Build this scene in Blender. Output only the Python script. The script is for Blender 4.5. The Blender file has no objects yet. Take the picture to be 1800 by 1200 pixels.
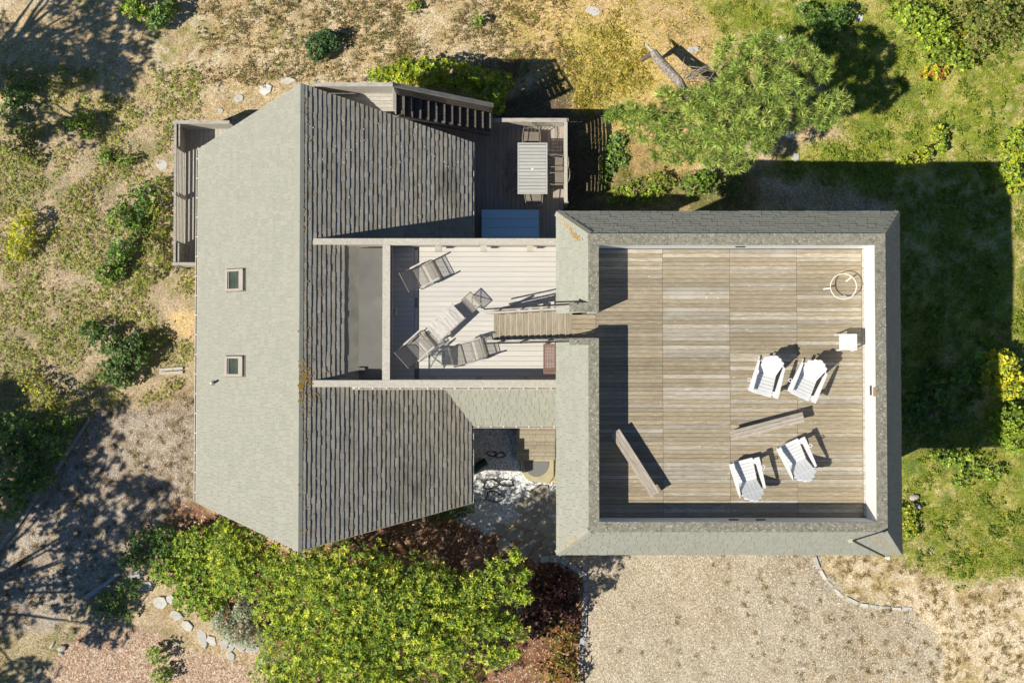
import bpy, math, random
import numpy as np
from mathutils import Vector, Matrix

random.seed(7)
rng = np.random.default_rng(11)
scene = bpy.context.scene
col = scene.collection
R = math.radians

# ------------------------------------------------------------------ camera
CAMZ, FPX, TILT = 34.2, 2000.0, math.atan(50.0 / 2000.0)
cam_d = bpy.data.cameras.new('camera')
cam = bpy.data.objects.new('camera', cam_d)
col.objects.link(cam)
cam.location = (0, 0, CAMZ)
cam.rotation_euler = (TILT, 0, 0)
cam_d.sensor_width = 36.0
cam_d.lens = 36.0 * FPX / 1800.0
cam_d.clip_end = 600
scene.camera = cam

# ------------------------------------------------------------------ sky, sun, exposure
KX, KY = 0.88, 0.395                     # ground shadow of one metre of height
to_sun = Vector((-KX, -KY, 1.0)).normalized()
world = bpy.data.worlds.new('World')
scene.world = world
world.use_nodes = True
wn = world.node_tree
sky = wn.nodes.new('ShaderNodeTexSky')
sky.sky_type = 'NISHITA'
sky.sun_disc = False
sky.sun_elevation = math.asin(to_sun.z)
sky.sun_rotation = math.atan2(to_sun.x, to_sun.y)
tint = wn.nodes.new('ShaderNodeMix')           # white balance of the sky light
tint.data_type = 'RGBA'; tint.blend_type = 'MULTIPLY'; tint.inputs[0].default_value = 1.0
tint.inputs[7].default_value = (.76, .99, 1.18, 1)
wn.links.new(sky.outputs[0], tint.inputs[6])
wn.links.new(tint.outputs[2], wn.nodes['Background'].inputs[0])
wn.nodes['Background'].inputs[1].default_value = 0.05
sky.ozone_density = 3.0
sky.dust_density = 0.3
sun_d = bpy.data.lights.new('sun', 'SUN')
sun_d.energy = 5.0
sun_d.angle = R(0.5)
sun_d.color = (1.0, 0.94, 0.82)
sun = bpy.data.objects.new('sun', sun_d)
col.objects.link(sun)
sun.rotation_euler = (-to_sun).to_track_quat('-Z', 'Y').to_euler()
scene.view_settings.view_transform = 'Standard'
scene.view_settings.look = 'None'
scene.view_settings.gamma = 1.0
scene.view_settings.exposure = 0.10
scene.cycles.max_bounces = 6
scene.cycles.transparent_max_bounces = 12

# ------------------------------------------------------------------ pixel -> place
cT, sT = math.cos(TILT), math.sin(TILT)

def P(px, py, z):
    a, b = (px - 900.0) / FPX, (600.0 - py) / FPX
    dy, dz = b * cT + sT, b * sT - cT
    k = (z - CAMZ) / dz
    return Vector((a * k, dy * k, z))

def X_(px, z, py=600): return P(px, py, z).x
def Y_(py, z): return P(900, py, z).y

def PV(px, py, z):
    a, b = (px - 900.0) / FPX, (600.0 - py) / FPX
    dy, dz = b * cT + sT, b * sT - cT
    k = (z - CAMZ) / dz
    return a * k, dy * k

def proj(x, y, z):
    dz = z - CAMZ
    yc = y * cT + dz * sT
    zc = -y * sT + dz * cT
    return 900.0 + FPX * x / (-zc), 600.0 - FPX * yc / (-zc)

def vnoise(x, y, s):
    xi, yi = np.floor(x), np.floor(y)
    fx, fy = x - xi, y - yi
    fx, fy = fx * fx * (3 - 2 * fx), fy * fy * (3 - 2 * fy)
    def h(i, j):
        v = np.sin(i * 127.1 + j * 311.7 + s * 74.7) * 43758.5453
        return v - np.floor(v)
    return (h(xi, yi) * (1 - fx) + h(xi + 1, yi) * fx) * (1 - fy) + (h(xi, yi + 1) * (1 - fx) + h(xi + 1, yi + 1) * fx) * fy

def fbm(x, y, s, o=4):
    t, a, n = 0, 0.5, 0
    for i in range(o):
        t = t + a * vnoise(x * 2 ** i, y * 2 ** i, s + i * 3.3)
        n += a; a *= 0.5
    return t / n

def sd(poly, x, y):
    """signed distance in pixels, positive inside"""
    p = np.array(poly, float)
    q = np.roll(p, -1, 0)
    d = np.full(x.shape, 1e9)
    ins = np.zeros(x.shape, bool)
    for (ax, ay), (bx, by) in zip(p, q):
        ex, ey = bx - ax, by - ay
        t = np.clip(((x - ax) * ex + (y - ay) * ey) / (ex * ex + ey * ey + 1e-9), 0, 1)
        d = np.minimum(d, np.hypot(x - ax - t * ex, y - ay - t * ey))
        c = ((ay > y) != (by > y)) & (x < (bx - ax) * (y - ay) / (by - ay + 1e-12) + ax)
        ins ^= c
    return np.where(ins, d, -d)

# ------------------------------------------------------------------ terrain heights
CTRL = [(100, 100, -1.5), (600, 40, -2.2), (880, 160, -2.4), (1030, 290, -2.5), (1150, 330, -2.0), (1250, 60, -1.9), (1500, 150, -1.5),
        (1760, 80, -1.2), (1700, 400, -1.5), (1790, 500, -1.6), (1760, 650, -1.4), (1650, 900, -1.2), (1750, 1100, -1.0), (1300, 1100, -0.9), (1100, 1150, -.9), (1000, 1000, -1.15),
        (900, 850, -1.5), (950, 915, -1.35), (850, 900, -1.4), (940, 780, -1.55), (600, 950, -0.9), (400, 1150, -0.9), (150, 1000, -0.9), (60, 1150, -0.9), (100, 800, -1.1), (300, 780, -1.1),
        (250, 560, -1.5), (100, 560, -1.5), (250, 300, -2.0), (60, 320, -1.8), (440, 130, -2.1), (1250, 500, -1.2), (840, 800, -1.6), (600, 500, -1.0)]
CP = np.array([list(P(a, b, c)) for a, b, c in CTRL])

def Zt(x, y):
    x = np.asarray(x, float); y = np.asarray(y, float)
    sh = x.shape
    x = x.ravel(); y = y.ravel()
    num = np.zeros(x.shape); den = np.zeros(x.shape)
    for cx, cy, cz in CP:
        w = 1.0 / ((x - cx) ** 2 + (y - cy) ** 2 + 2.0) ** 1.7
        num += w * cz; den += w
    z = num / den
    z = z + 0.10 * (fbm(x * 0.6, y * 0.6, 5, 3) - 0.5) + 0.05 * (fbm(x * 2.5, y * 2.5, 9, 2) - 0.5)
    return z.reshape(sh)

def G(px, py):
    px = np.asarray(px, float); py = np.asarray(py, float)
    z = np.full(px.shape, -0.8)
    for _ in range(4):
        x, y = PV(px, py, z)
        z = Zt(x, y)
    return x, y, z

def Gp(px, py):
    x, y, z = G(np.array([px]), np.array([py]))
    return Vector((x[0], y[0], z[0]))

# ------------------------------------------------------------------ materials
def nt_new(name):
    m = bpy.data.materials.new(name)
    m.use_nodes = True
    return m, m.node_tree, m.node_tree.nodes['Principled BSDF']

def ramp(nt, cols, src, pos=None):
    r = nt.nodes.new('ShaderNodeValToRGB')
    el = r.color_ramp.elements
    n = len(cols)
    while len(el) < n: el.new(0.5)
    for i, c in enumerate(cols):
        el[i].position = pos[i] if pos else 0.28 + 0.44 * i / max(1, n - 1)
        el[i].color = (*c, 1)
    nt.links.new(src, r.inputs[0])
    return r.outputs[0]

def tex_vec(nt, scale, rand=True, rotz=0.0, local=False):
    if local:
        s = nt.nodes.new('ShaderNodeTexCoord').outputs['Object']
    else:
        s = nt.nodes.new('ShaderNodeNewGeometry').outputs['Position']
    mp = nt.nodes.new('ShaderNodeMapping')
    mp.inputs['Scale'].default_value = scale
    mp.inputs['Rotation'].default_value = (0, 0, rotz)
    nt.links.new(s, mp.inputs[0])
    out = mp.outputs[0]
    if rand:
        oi = nt.nodes.new('ShaderNodeObjectInfo')
        mu = nt.nodes.new('ShaderNodeMath'); mu.operation = 'MULTIPLY'; mu.inputs[1].default_value = 57.0
        nt.links.new(oi.outputs['Random'], mu.inputs[0])
        ad = nt.nodes.new('ShaderNodeVectorMath'); ad.operation = 'ADD'
        nt.links.new(out, ad.inputs[0]); nt.links.new(mu.outputs[0], ad.inputs[1])
        out = ad.outputs[0]
    return out

def noise(nt, vec, scale, detail=5, rough=0.6):
    n = nt.nodes.new('ShaderNodeTexNoise')
    n.inputs['Scale'].default_value = scale
    n.inputs['Detail'].default_value = detail
    n.inputs['Roughness'].default_value = rough
    nt.links.new(vec, n.inputs['Vector'])
    return n.outputs[0]

def mixc(nt, fac, a, b, mode='MIX'):
    m = nt.nodes.new('ShaderNodeMix'); m.data_type = 'RGBA'; m.blend_type = mode
    for i, s in ((0, fac), (6, a), (7, b)):
        if hasattr(s, 'is_linked'): nt.links.new(s, m.inputs[i])
        elif i == 0: m.inputs[0].default_value = s
        else: m.inputs[i].default_value = (*s, 1)
    return m.outputs[2]

def M(name, cols, scale=(1, 1, 1), ns=4.0, detail=6, rough=0.8, vary=0.0, bump=0.0, spec=0.3, speck=None, blotch=None, rotz=0.0, local=False, pos=None, metal=0.0, island=0.0):
    m, nt, bs = nt_new(name)
    v = tex_vec(nt, scale, True, rotz, local)
    n = noise(nt, v, ns, detail)
    c = ramp(nt, cols, n, pos)
    if blotch:                                       # (colour, scale, threshold)
        n2 = noise(nt, tex_vec(nt, (1, 1, 1), False), blotch[1], 5, 0.65)
        f = ramp(nt, [(0, 0, 0), (1, 1, 1)], n2, [blotch[2], blotch[2] + 0.12])
        c = mixc(nt, f, c, blotch[0])
    if speck:
        n3 = noise(nt, tex_vec(nt, (1, 1, 1), True), speck[1], 4, 0.7)
        f = ramp(nt, [(0, 0, 0), (1, 1, 1)], n3, [speck[2], speck[2] + 0.05])
        c = mixc(nt, f, c, speck[0])
    if island:                                       # piece to piece differences inside one joined mesh
        ge = nt.nodes.new('ShaderNodeNewGeometry'); mi = nt.nodes.new('ShaderNodeMapRange')
        mi.inputs[3].default_value = 1 - island; mi.inputs[4].default_value = 1 + island
        nt.links.new(ge.outputs['Random Per Island'], mi.inputs[0])
        h2 = nt.nodes.new('ShaderNodeHueSaturation')
        nt.links.new(mi.outputs[0], h2.inputs['Value']); nt.links.new(c, h2.inputs['Color'])
        c = h2.outputs[0]
    if vary:
        oi = nt.nodes.new('ShaderNodeObjectInfo')
        mr = nt.nodes.new('ShaderNodeMapRange')
        mr.inputs[3].default_value = 1 - vary; mr.inputs[4].default_value = 1 + vary
        nt.links.new(oi.outputs['Random'], mr.inputs[0])
        hs = nt.nodes.new('ShaderNodeHueSaturation')
        nt.links.new(mr.outputs[0], hs.inputs['Value']); nt.links.new(c, hs.inputs['Color'])
        c = hs.outputs[0]
    nt.links.new(c, bs.inputs['Base Color'])
    bs.inputs['Roughness'].default_value = rough
    bs.inputs['Specular IOR Level'].default_value = spec
    bs.inputs['Metallic'].default_value = metal
    if bump:
        b = nt.nodes.new('ShaderNodeBump'); b.inputs['Strength'].default_value = bump; b.inputs['Distance'].default_value = 0.01
        nt.links.new(n, b.inputs['Height']); nt.links.new(b.outputs[0], bs.inputs['Normal'])
    return m

def attr_mat(name, ns=30.0, amt=0.35, rough=0.9, trans=0.0, bump=0.0, spec=.25):
    m, nt, bs = nt_new(name)
    at = nt.nodes.new('ShaderNodeAttribute'); at.attribute_name = 'Col'
    c = at.outputs['Color']
    if amt:
        n = noise(nt, tex_vec(nt, (1, 1, 1), False), ns, 5, 0.7)
        f = ramp(nt, [(1 - amt,) * 3, (1 + amt,) * 3], n, [0.3, 0.7])
        c = mixc(nt, 1.0, c, f, 'MULTIPLY')
        if bump:
            b = nt.nodes.new('ShaderNodeBump'); b.inputs['Strength'].default_value = bump; b.inputs['Distance'].default_value = 0.03
            nt.links.new(n, b.inputs['Height']); nt.links.new(b.outputs[0], bs.inputs['Normal'])
    nt.links.new(c, bs.inputs['Base Color'])
    bs.inputs['Roughness'].default_value = rough
    bs.inputs['Specular IOR Level'].default_value = spec
    if trans:
        tr = nt.nodes.new('ShaderNodeBsdfTranslucent')
        nt.links.new(c, tr.inputs[0])
        mx = nt.nodes.new('ShaderNodeMixShader'); mx.inputs[0].default_value = trans
        nt.links.new(bs.outputs[0], mx.inputs[1]); nt.links.new(tr.outputs[0], mx.inputs[2])
        nt.links.new(mx.outputs[0], nt.nodes['Material Output'].inputs[0])
    return m

MAT = {}
MAT['shingle'] = M('grey_shingle', [(.31, .31, .26), (.36, .36, .30), (.40, .40, .335)], ns=24.0, rough=.9, vary=.04, island=.055, bump=.15, blotch=((.335, .34, .275), .8, .6))
MAT['shake'] = M('dark_shake', [(.24, .225, .19), (.31, .29, .25), (.37, .35, .305)], scale=(1, 1, 1), ns=2.2, rough=.95, vary=.04, island=.06, bump=.25, blotch=((.20, .19, .165), .5, .58), spec=.05)
MAT['deckwood'] = M('weathered_deck_wood', [(.23, .185, .12), (.34, .28, .19), (.39, .33, .235), (.60, .55, .46)], scale=(2.2, 26, 1), ns=2.0, detail=8, rough=.85, vary=.15, bump=.15, pos=[.22, .45, .58, .75], blotch=((.29, .235, .155), .6, .56), speck=((.62, .58, .5), 9, .66))
MAT['deckwood2'] = M('silvered_deck_wood', [(.25, .21, .155), (.37, .325, .25), (.44, .395, .315), (.64, .60, .52)], scale=(2.2, 26, 1), ns=2.0, detail=8, rough=.85, vary=.17, bump=.15, pos=[.22, .42, .56, .72], blotch=((.47, .43, .36), .8, .55), speck=((.66, .62, .55), 9, .64))
MAT['stairwood'] = M('stair_wood', [(.22, .18, .12), (.36, .31, .23), (.42, .37, .28)], scale=(14, 1.5, 1), ns=2.0, rough=.85, vary=.12, bump=.1)
MAT['capwood'] = M('lichened_cap_board', [(.14, .13, .095), (.25, .235, .18), (.34, .32, .255)], scale=(1, 1, 1), ns=9.0, detail=8, rough=.9, vary=.08, bump=.3, speck=((.60, .60, .53), 22, .585))
MAT['palewood'] = M('pale_weathered_trim', [(.44, .40, .33), (.53, .49, .42), (.60, .565, .49)], scale=(3, 3, 3), ns=5.0, rough=.85, vary=.08, bump=.1)
MAT['greywood'] = M('grey_rail_wood', [(.28, .25, .21), (.46, .42, .36), (.55, .51, .45)], scale=(2, 9, 2), ns=2.0, rough=.85, vary=.12, bump=.1)
MAT['composite'] = M('pale_composite_board', [(.60, .575, .53), (.66, .635, .59)], scale=(1, 6, 1), ns=2.0, rough=.6, vary=.04)
MAT['lowerboard'] = M('grey_deck_board', [(.32, .27, .23), (.42, .36, .31), (.48, .42, .36)], scale=(9, 1, 1), ns=2.0, rough=.8, vary=.1)
MAT['white'] = M('white_paint', [(.80, .80, .79), (.86, .86, .85)], ns=2.0, rough=.5, vary=.02)
MAT['plastic'] = M('white_resin', [(.74, .745, .74), (.80, .805, .80)], ns=6.0, rough=.5)
MAT['gutter'] = M('cream_gutter', [(.70, .66, .58), (.80, .77, .70)], ns=4.0, rough=.5)
MAT['siding'] = M('weathered_siding', [(.25, .23, .19), (.36, .33, .28)], scale=(1, 1, 7), ns=2.0, rough=.9)
MAT['membrane'] = M('grey_roof_membrane', [(.145, .14, .13), (.17, .166, .154), (.19, .187, .175)], ns=1.2, detail=8, rough=.85, blotch=((.20, .197, .185), 1.5, .6))
MAT['dark'] = M('dark_metal', [(.02, .02, .022), (.035, .035, .035)], ns=5.0, rough=.45, spec=.5)
MAT['bronze'] = M('taupe_metal', [(.20, .17, .14), (.28, .24, .20)], ns=5.0, rough=.45, spec=.5)
MAT['tabletop'] = M('grey_table_slat', [(.44, .44, .42), (.55, .55, .53)], scale=(1, 8, 1), ns=3.0, rough=.55, vary=.06)
MAT['teak'] = M('silvered_teak', [(.42, .39, .34), (.60, .57, .52), (.68, .66, .62)], scale=(9, 2, 2), ns=3.0, rough=.8, vary=.1, local=True)
MAT['bench'] = M('grey_bench_plank', [(.30, .25, .19), (.46, .40, .33), (.58, .52, .45)], scale=(2, 14, 2), ns=2.0, rough=.85, vary=.12, local=True)
MAT['blue'] = M('glossy_blue_lid', [(.60, .86, .94), (.64, .88, .95)], ns=3.0, rough=.3, vary=.03, metal=.35, spec=.6)
MAT['wicker'] = M('brown_woven_resin', [(.20, .125, .10), (.28, .18, .15)], ns=20.0, rough=.6)
MAT['stone'] = M('pale_stone', [(.34, .31, .26), (.50, .46, .40), (.60, .56, .50)], ns=5.0, detail=8, rough=.9, vary=.15, bump=.4)
MAT['palestone'] = M('pale_ledge_stone', [(.46, .44, .39), (.60, .58, .53), (.70, .68, .63)], ns=5.0, detail=8, rough=.9, vary=.14, bump=.3)
MAT['skyframe'] = M('taupe_frame', [(.40, .35, .31), (.48, .43, .38)], ns=5.0, rough=.6)
MAT['shadedwood'] = M('shaded_stair_wood', [(.07, .06, .05), (.13, .11, .09), (.17, .145, .12)], scale=(2, 9, 2), ns=2.0, rough=.9, vary=.15)  # side stair wood, colour darkened to stand in for the roof's shade
MAT['cobble'] = M('granite_cobble', [(.36, .36, .35), (.50, .50, .49), (.58, .58, .56)], ns=12.0, rough=.85, vary=.12, bump=.3)
MAT['flag'] = M('bluestone_flag', [(.26, .23, .18), (.35, .32, .26), (.42, .38, .30)], ns=3.0, rough=.85, vary=.12, bump=.2)
MAT['slab'] = M('tan_slab', [(.42, .37, .22), (.52, .46, .30)], ns=4.0, rough=.9, vary=.05)
MAT['mat'] = M('door_mat', [(.16, .16, .16), (.26, .26, .25)], ns=40.0, rough=1.0)
MAT['bark'] = M('bark', [(.09, .065, .045), (.17, .13, .10), (.22, .18, .14)], scale=(1, 1, .3), ns=14.0, rough=.95, bump=.5)
MAT['deadwood'] = M('dead_grey_wood', [(.10, .08, .065), (.30, .26, .22), (.56, .52, .47)], scale=(1, 1, .5), ns=16.0, rough=.95, bump=.5)
MAT['lichen'] = M('orange_lichen', [(.42, .22, .04), (.52, .33, .07)], ns=15.0, rough=1.0)
MAT['guano'] = M('white_spot', [(.75, .75, .72), (.8, .8, .78)], ns=5.0, rough=.9)
MAT['green_pipe'] = M('dark_green_plastic', [(.02, .06, .035), (.03, .08, .05)], ns=5.0, rough=.5)
MAT['hose'] = M('black_hose', [(.02, .02, .02), (.03, .03, .03)], ns=5.0, rough=.6)
MAT['copper'] = M('tan_plate', [(.42, .22, .12), (.5, .28, .17)], ns=9.0, rough=.5)
MAT['ring'] = M('cream_ring', [(.80, .72, .62), (.85, .80, .74)], ns=4.0, rough=.5)
MAT['leaf'] = attr_mat('leaf', ns=9, amt=.12, rough=.42, trans=.24, spec=.35)
MAT['needle'] = attr_mat('needle', ns=9, amt=.1, rough=.6, trans=.12)
MAT['blade'] = attr_mat('grass_blade', ns=9, amt=.1, rough=.9, trans=.25, spec=.05)
MAT['pebble'] = attr_mat('pebble', ns=40, amt=.1, rough=.85)

m, nt, bs = nt_new('mesh_sling')
bs.inputs['Base Color'].default_value = (.50, .46, .40, 1); bs.inputs['Roughness'].default_value = .8
tr = nt.nodes.new('ShaderNodeBsdfTransparent'); mx = nt.nodes.new('ShaderNodeMixShader')
ch = nt.nodes.new('ShaderNodeTexChecker'); ch.inputs['Scale'].default_value = 160
tc = nt.nodes.new('ShaderNodeTexCoord'); nt.links.new(tc.outputs['Object'], ch.inputs['Vector'])
mr = nt.nodes.new('ShaderNodeMapRange'); mr.inputs[3].default_value = .48; mr.inputs[4].default_value = .88
nt.links.new(ch.outputs['Fac'], mr.inputs[0]); nt.links.new(mr.outputs[0], mx.inputs[0])
nt.links.new(bs.outputs[0], mx.inputs[1]); nt.links.new(tr.outputs[0], mx.inputs[2])
nt.links.new(mx.outputs[0], nt.nodes['Material Output'].inputs[0])
MAT['sling'] = m

m, nt, bs = nt_new('clear_glass')
bs.inputs['Base Color'].default_value = (.85, .9, .9, 1); bs.inputs['Roughness'].default_value = .03
bs.inputs['Transmission Weight'].default_value = 1.0; bs.inputs['IOR'].default_value = 1.05
MAT['glass'] = m
m, nt, bs = nt_new('dark_glass')
n = noise(nt, tex_vec(nt, (1, 1, 1), True), 2.5, 3)
nt.links.new(ramp(nt, [(.03, .04, .025), (.09, .11, .07)], n), bs.inputs['Base Color'])
bs.inputs['Roughness'].default_value = .06; bs.inputs['Specular IOR Level'].default_value = .7
MAT['pane'] = m

# ------------------------------------------------------------------ mesh helpers
class MB:
    def __init__(s): s.v, s.f, s.c = [], [], []
    def add(s, vs, fs):
        o = len(s.v); s.v += [tuple(x) for x in vs]; s.f += [tuple(i + o for i in f) for f in fs]; return s
    def box(s, x0, x1, y0, y1, z0, z1):
        if x0 > x1: x0, x1 = x1, x0
        if y0 > y1: y0, y1 = y1, y0
        if z0 > z1: z0, z1 = z1, z0
        return s.add([(x0, y0, z0), (x1, y0, z0), (x1, y1, z0), (x0, y1, z0), (x0, y0, z1), (x1, y0, z1), (x1, y1, z1), (x0, y1, z1)],
                     [(3, 2, 1, 0), (4, 5, 6, 7), (0, 1, 5, 4), (1, 2, 6, 5), (2, 3, 7, 6), (3, 0, 4, 7)])
    def hexa(s, b, t):
        return s.add(list(b) + list(t), [(3, 2, 1, 0), (4, 5, 6, 7), (0, 1, 5, 4), (1, 2, 6, 5), (2, 3, 7, 6), (3, 0, 4, 7)])
    def bar(s, a, b, w, h, up=(0, 0, 1)):
        a, b = Vector(a), Vector(b); d = (b - a).normalized(); u = Vector(up)
        side = d.cross(u)
        if side.length < 1e-4: side = d.cross(Vector((1, 0, 0)))
        side.normalize(); u = side.cross(d).normalized()
        sw, su = side * w / 2, u * h / 2
        return s.hexa([a - sw - su, b - sw - su, b + sw - su, a + sw - su], [a - sw + su, b - sw + su, b + sw + su, a + sw + su])
    def tube(s, pts, rad, n=8, cap=True):
        pts = [Vector(p) for p in pts]
        rs = rad if isinstance(rad, (list, tuple)) else [rad] * len(pts)
        o = len(s.v)
        ref = Vector((0.13, 0.31, 0.94))
        for i, p in enumerate(pts):
            d = (pts[min(i + 1, len(pts) - 1)] - pts[max(i - 1, 0)]).normalized()
            a = d.cross(ref)
            if a.length < .05: a = d.cross(Vector((1, 0, 0)))
            a.normalize(); b = d.cross(a)
            for k in range(n):
                t = 2 * math.pi * k / n
                s.v.append(tuple(p + (a * math.cos(t) + b * math.sin(t)) * rs[i]))
        for i in range(len(pts) - 1):
            for k in range(n):
                s.f.append((o + i * n + k, o + i * n + (k + 1) % n, o + (i + 1) * n + (k + 1) % n, o + (i + 1) * n + k))
        if cap:
            s.f.append(tuple(o + k for k in reversed(range(n))))
            s.f.append(tuple(o + (len(pts) - 1) * n + k for k in range(n)))
        return s
    def prism(s, poly, z0, z1):
        n = len(poly)
        a = sum(poly[i][0] * poly[(i + 1) % n][1] - poly[(i + 1) % n][0] * poly[i][1] for i in range(n))
        if a < 0: poly = poly[::-1]
        return s.add([(x, y, z0) for x, y in poly] + [(x, y, z1) for x, y in poly],
                     [tuple(reversed(range(n))), tuple(range(n, 2 * n))] + [(i, (i + 1) % n, n + (i + 1) % n, n + i) for i in range(n)])
    def build(s, name, mat, parent=None, **kw):
        me = bpy.data.meshes.new(name)
        me.from_pydata(s.v, [], s.f); me.update()
        return obj(name, me, mat, parent, **kw)

def obj(name, me, mat, parent=None, label=None, cat=None, group=None, kind=None, smooth=False):
    o = bpy.data.objects.new(name, me)
    col.objects.link(o)
    if mat is not None and not me.materials: me.materials.append(MAT[mat] if isinstance(mat, str) else mat)
    if parent is not None: o.parent = parent
    if smooth: me.shade_smooth()
    return tag(o, label, cat, group, kind)

def tag(o, label=None, cat=None, group=None, kind=None):
    if label: o['label'] = label
    if cat: o['category'] = cat
    if group: o['group'] = group
    if kind: o['kind'] = kind
    return o

def thing(name, label, cat, loc=(0, 0, 0), rz=0.0, group=None, kind=None):
    o = bpy.data.objects.new(name, None)
    col.objects.link(o)
    o.location = loc; o.rotation_euler = (0, 0, rz); o.empty_display_size = .2
    return tag(o, label, cat, group, kind)

def copy_tree(o, parent=None):
    c = o.copy(); col.objects.link(c)
    if parent is not None: c.parent = parent
    for ch in list(o.children): copy_tree(ch, c)
    return c

UNIT = {}
def unit_box(mat):
    if mat not in UNIT:
        me = bpy.data.meshes.new('board_' + mat)
        b = MB().box(-.5, .5, -.5, .5, -1, 0)
        me.from_pydata(b.v, [], b.f); me.materials.append(MAT[mat]); UNIT[mat] = me
    return UNIT[mat]

def board(name, mat, x0, x1, y0, y1, ztop, th, parent):
    o = bpy.data.objects.new(name, unit_box(mat)); col.objects.link(o)
    o.location = ((x0 + x1) / 2, (y0 + y1) / 2, ztop); o.scale = (abs(x1 - x0), abs(y1 - y0), th)
    o.parent = parent
    return o

def np_mesh(name, verts, tris, fcol=None, mat=None):
    me = bpy.data.meshes.new(name)
    verts = np.asarray(verts, np.float32); tris = np.asarray(tris, np.int32)
    nf, k = tris.shape
    me.vertices.add(len(verts)); me.vertices.foreach_set('co', verts.ravel())
    me.loops.add(nf * k); me.loops.foreach_set('vertex_index', tris.ravel())
    me.polygons.add(nf)
    me.polygons.foreach_set('loop_start', np.arange(0, nf * k, k, dtype=np.int32))
    me.update(calc_edges=True)
    if fcol is not None:
        a = me.attributes.new('Col', 'FLOAT_COLOR', 'FACE')
        c = np.ones((nf, 4), np.float32); c[:, :3] = fcol
        a.data.foreach_set('color', c.ravel())
    if mat: me.materials.append(MAT[mat])
    return me

# ------------------------------------------------------------------ ground sheet
POLY = dict(
    lawn=[(1190, -40), (1900, -40), (1900, 1000), (1690, 1030), (1640, 1010), (1580, 985), (1560, 700), (1575, 360), (1345, 300), (1400, 262), (1480, 240), (1430, 130), (1340, 70), (1270, 60)],
    tallgrass=[(1000, 55), (1100, 40), (1150, 90), (1170, 150), (1100, 190), (1010, 198), (985, 140)],
    mixgrass=[(860, -40), (1300, -40), (1400, 100), (1200, 320), (1050, 320), (1000, 170), (900, 120)],
    path=[(165, 722), (350, 690), (350, 885), (300, 905), (230, 1010), (150, 1060), (95, 1105), (0, 1120), (-200, 1150), (-200, 1040), (0, 962), (110, 800)],
    drygrass=[(170, 715), (240, 690), (350, 670), (350, 880), (318, 880), (300, 800), (250, 740)],
    mulch=[(95, 1150), (165, 1095), (235, 1100), (320, 1140), (500, 1185), (560, 1300), (60, 1300)],
    sandbank=[(205, 1010), (260, 1010), (360, 1090), (500, 1150), (500, 1180), (320, 1130), (225, 1085)],
    corner=[(-100, 1120), (95, 1108), (75, 1200), (60, 1320), (-100, 1320)],
    bed=[(320, 870), (420, 925), (540, 975), (700, 905), (800, 890), (985, 985), (1022, 1010), (1022, 1300), (560, 1300), (300, 1010), (290, 900)],
    pebble=[(828, 750), (908, 750), (912, 800), (950, 830), (975, 850), (985, 850), (985, 935), (945, 890), (900, 915), (850, 936), (803, 908), (830, 835)],
    drive=[(1026, 960), (1432, 960), (1444, 1005), (1500, 1062), (1605, 1072), (1650, 1140), (1630, 1400), (1020, 1400)],
    sand=[(1440, 965), (1590, 985), (1640, 1015), (1710, 1035), (1900, 1000), (1900, 1400), (1600, 1400), (1640, 1130), (1600, 1068), (1500, 1058)],
    painted_shade=[(985, 130), (1010, 200), (1070, 200), (1060, 380), (990, 380), (840, 200)],  # cast shadow of house and deck, painted into the ground colour
    sandspot=[(290, 548), (340, 545), (345, 600), (310, 600)],
    ivy=[(1062, 250), (1110, 240), (1200, 300), (1340, 300), (1340, 380), (1050, 380)],
)

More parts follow.
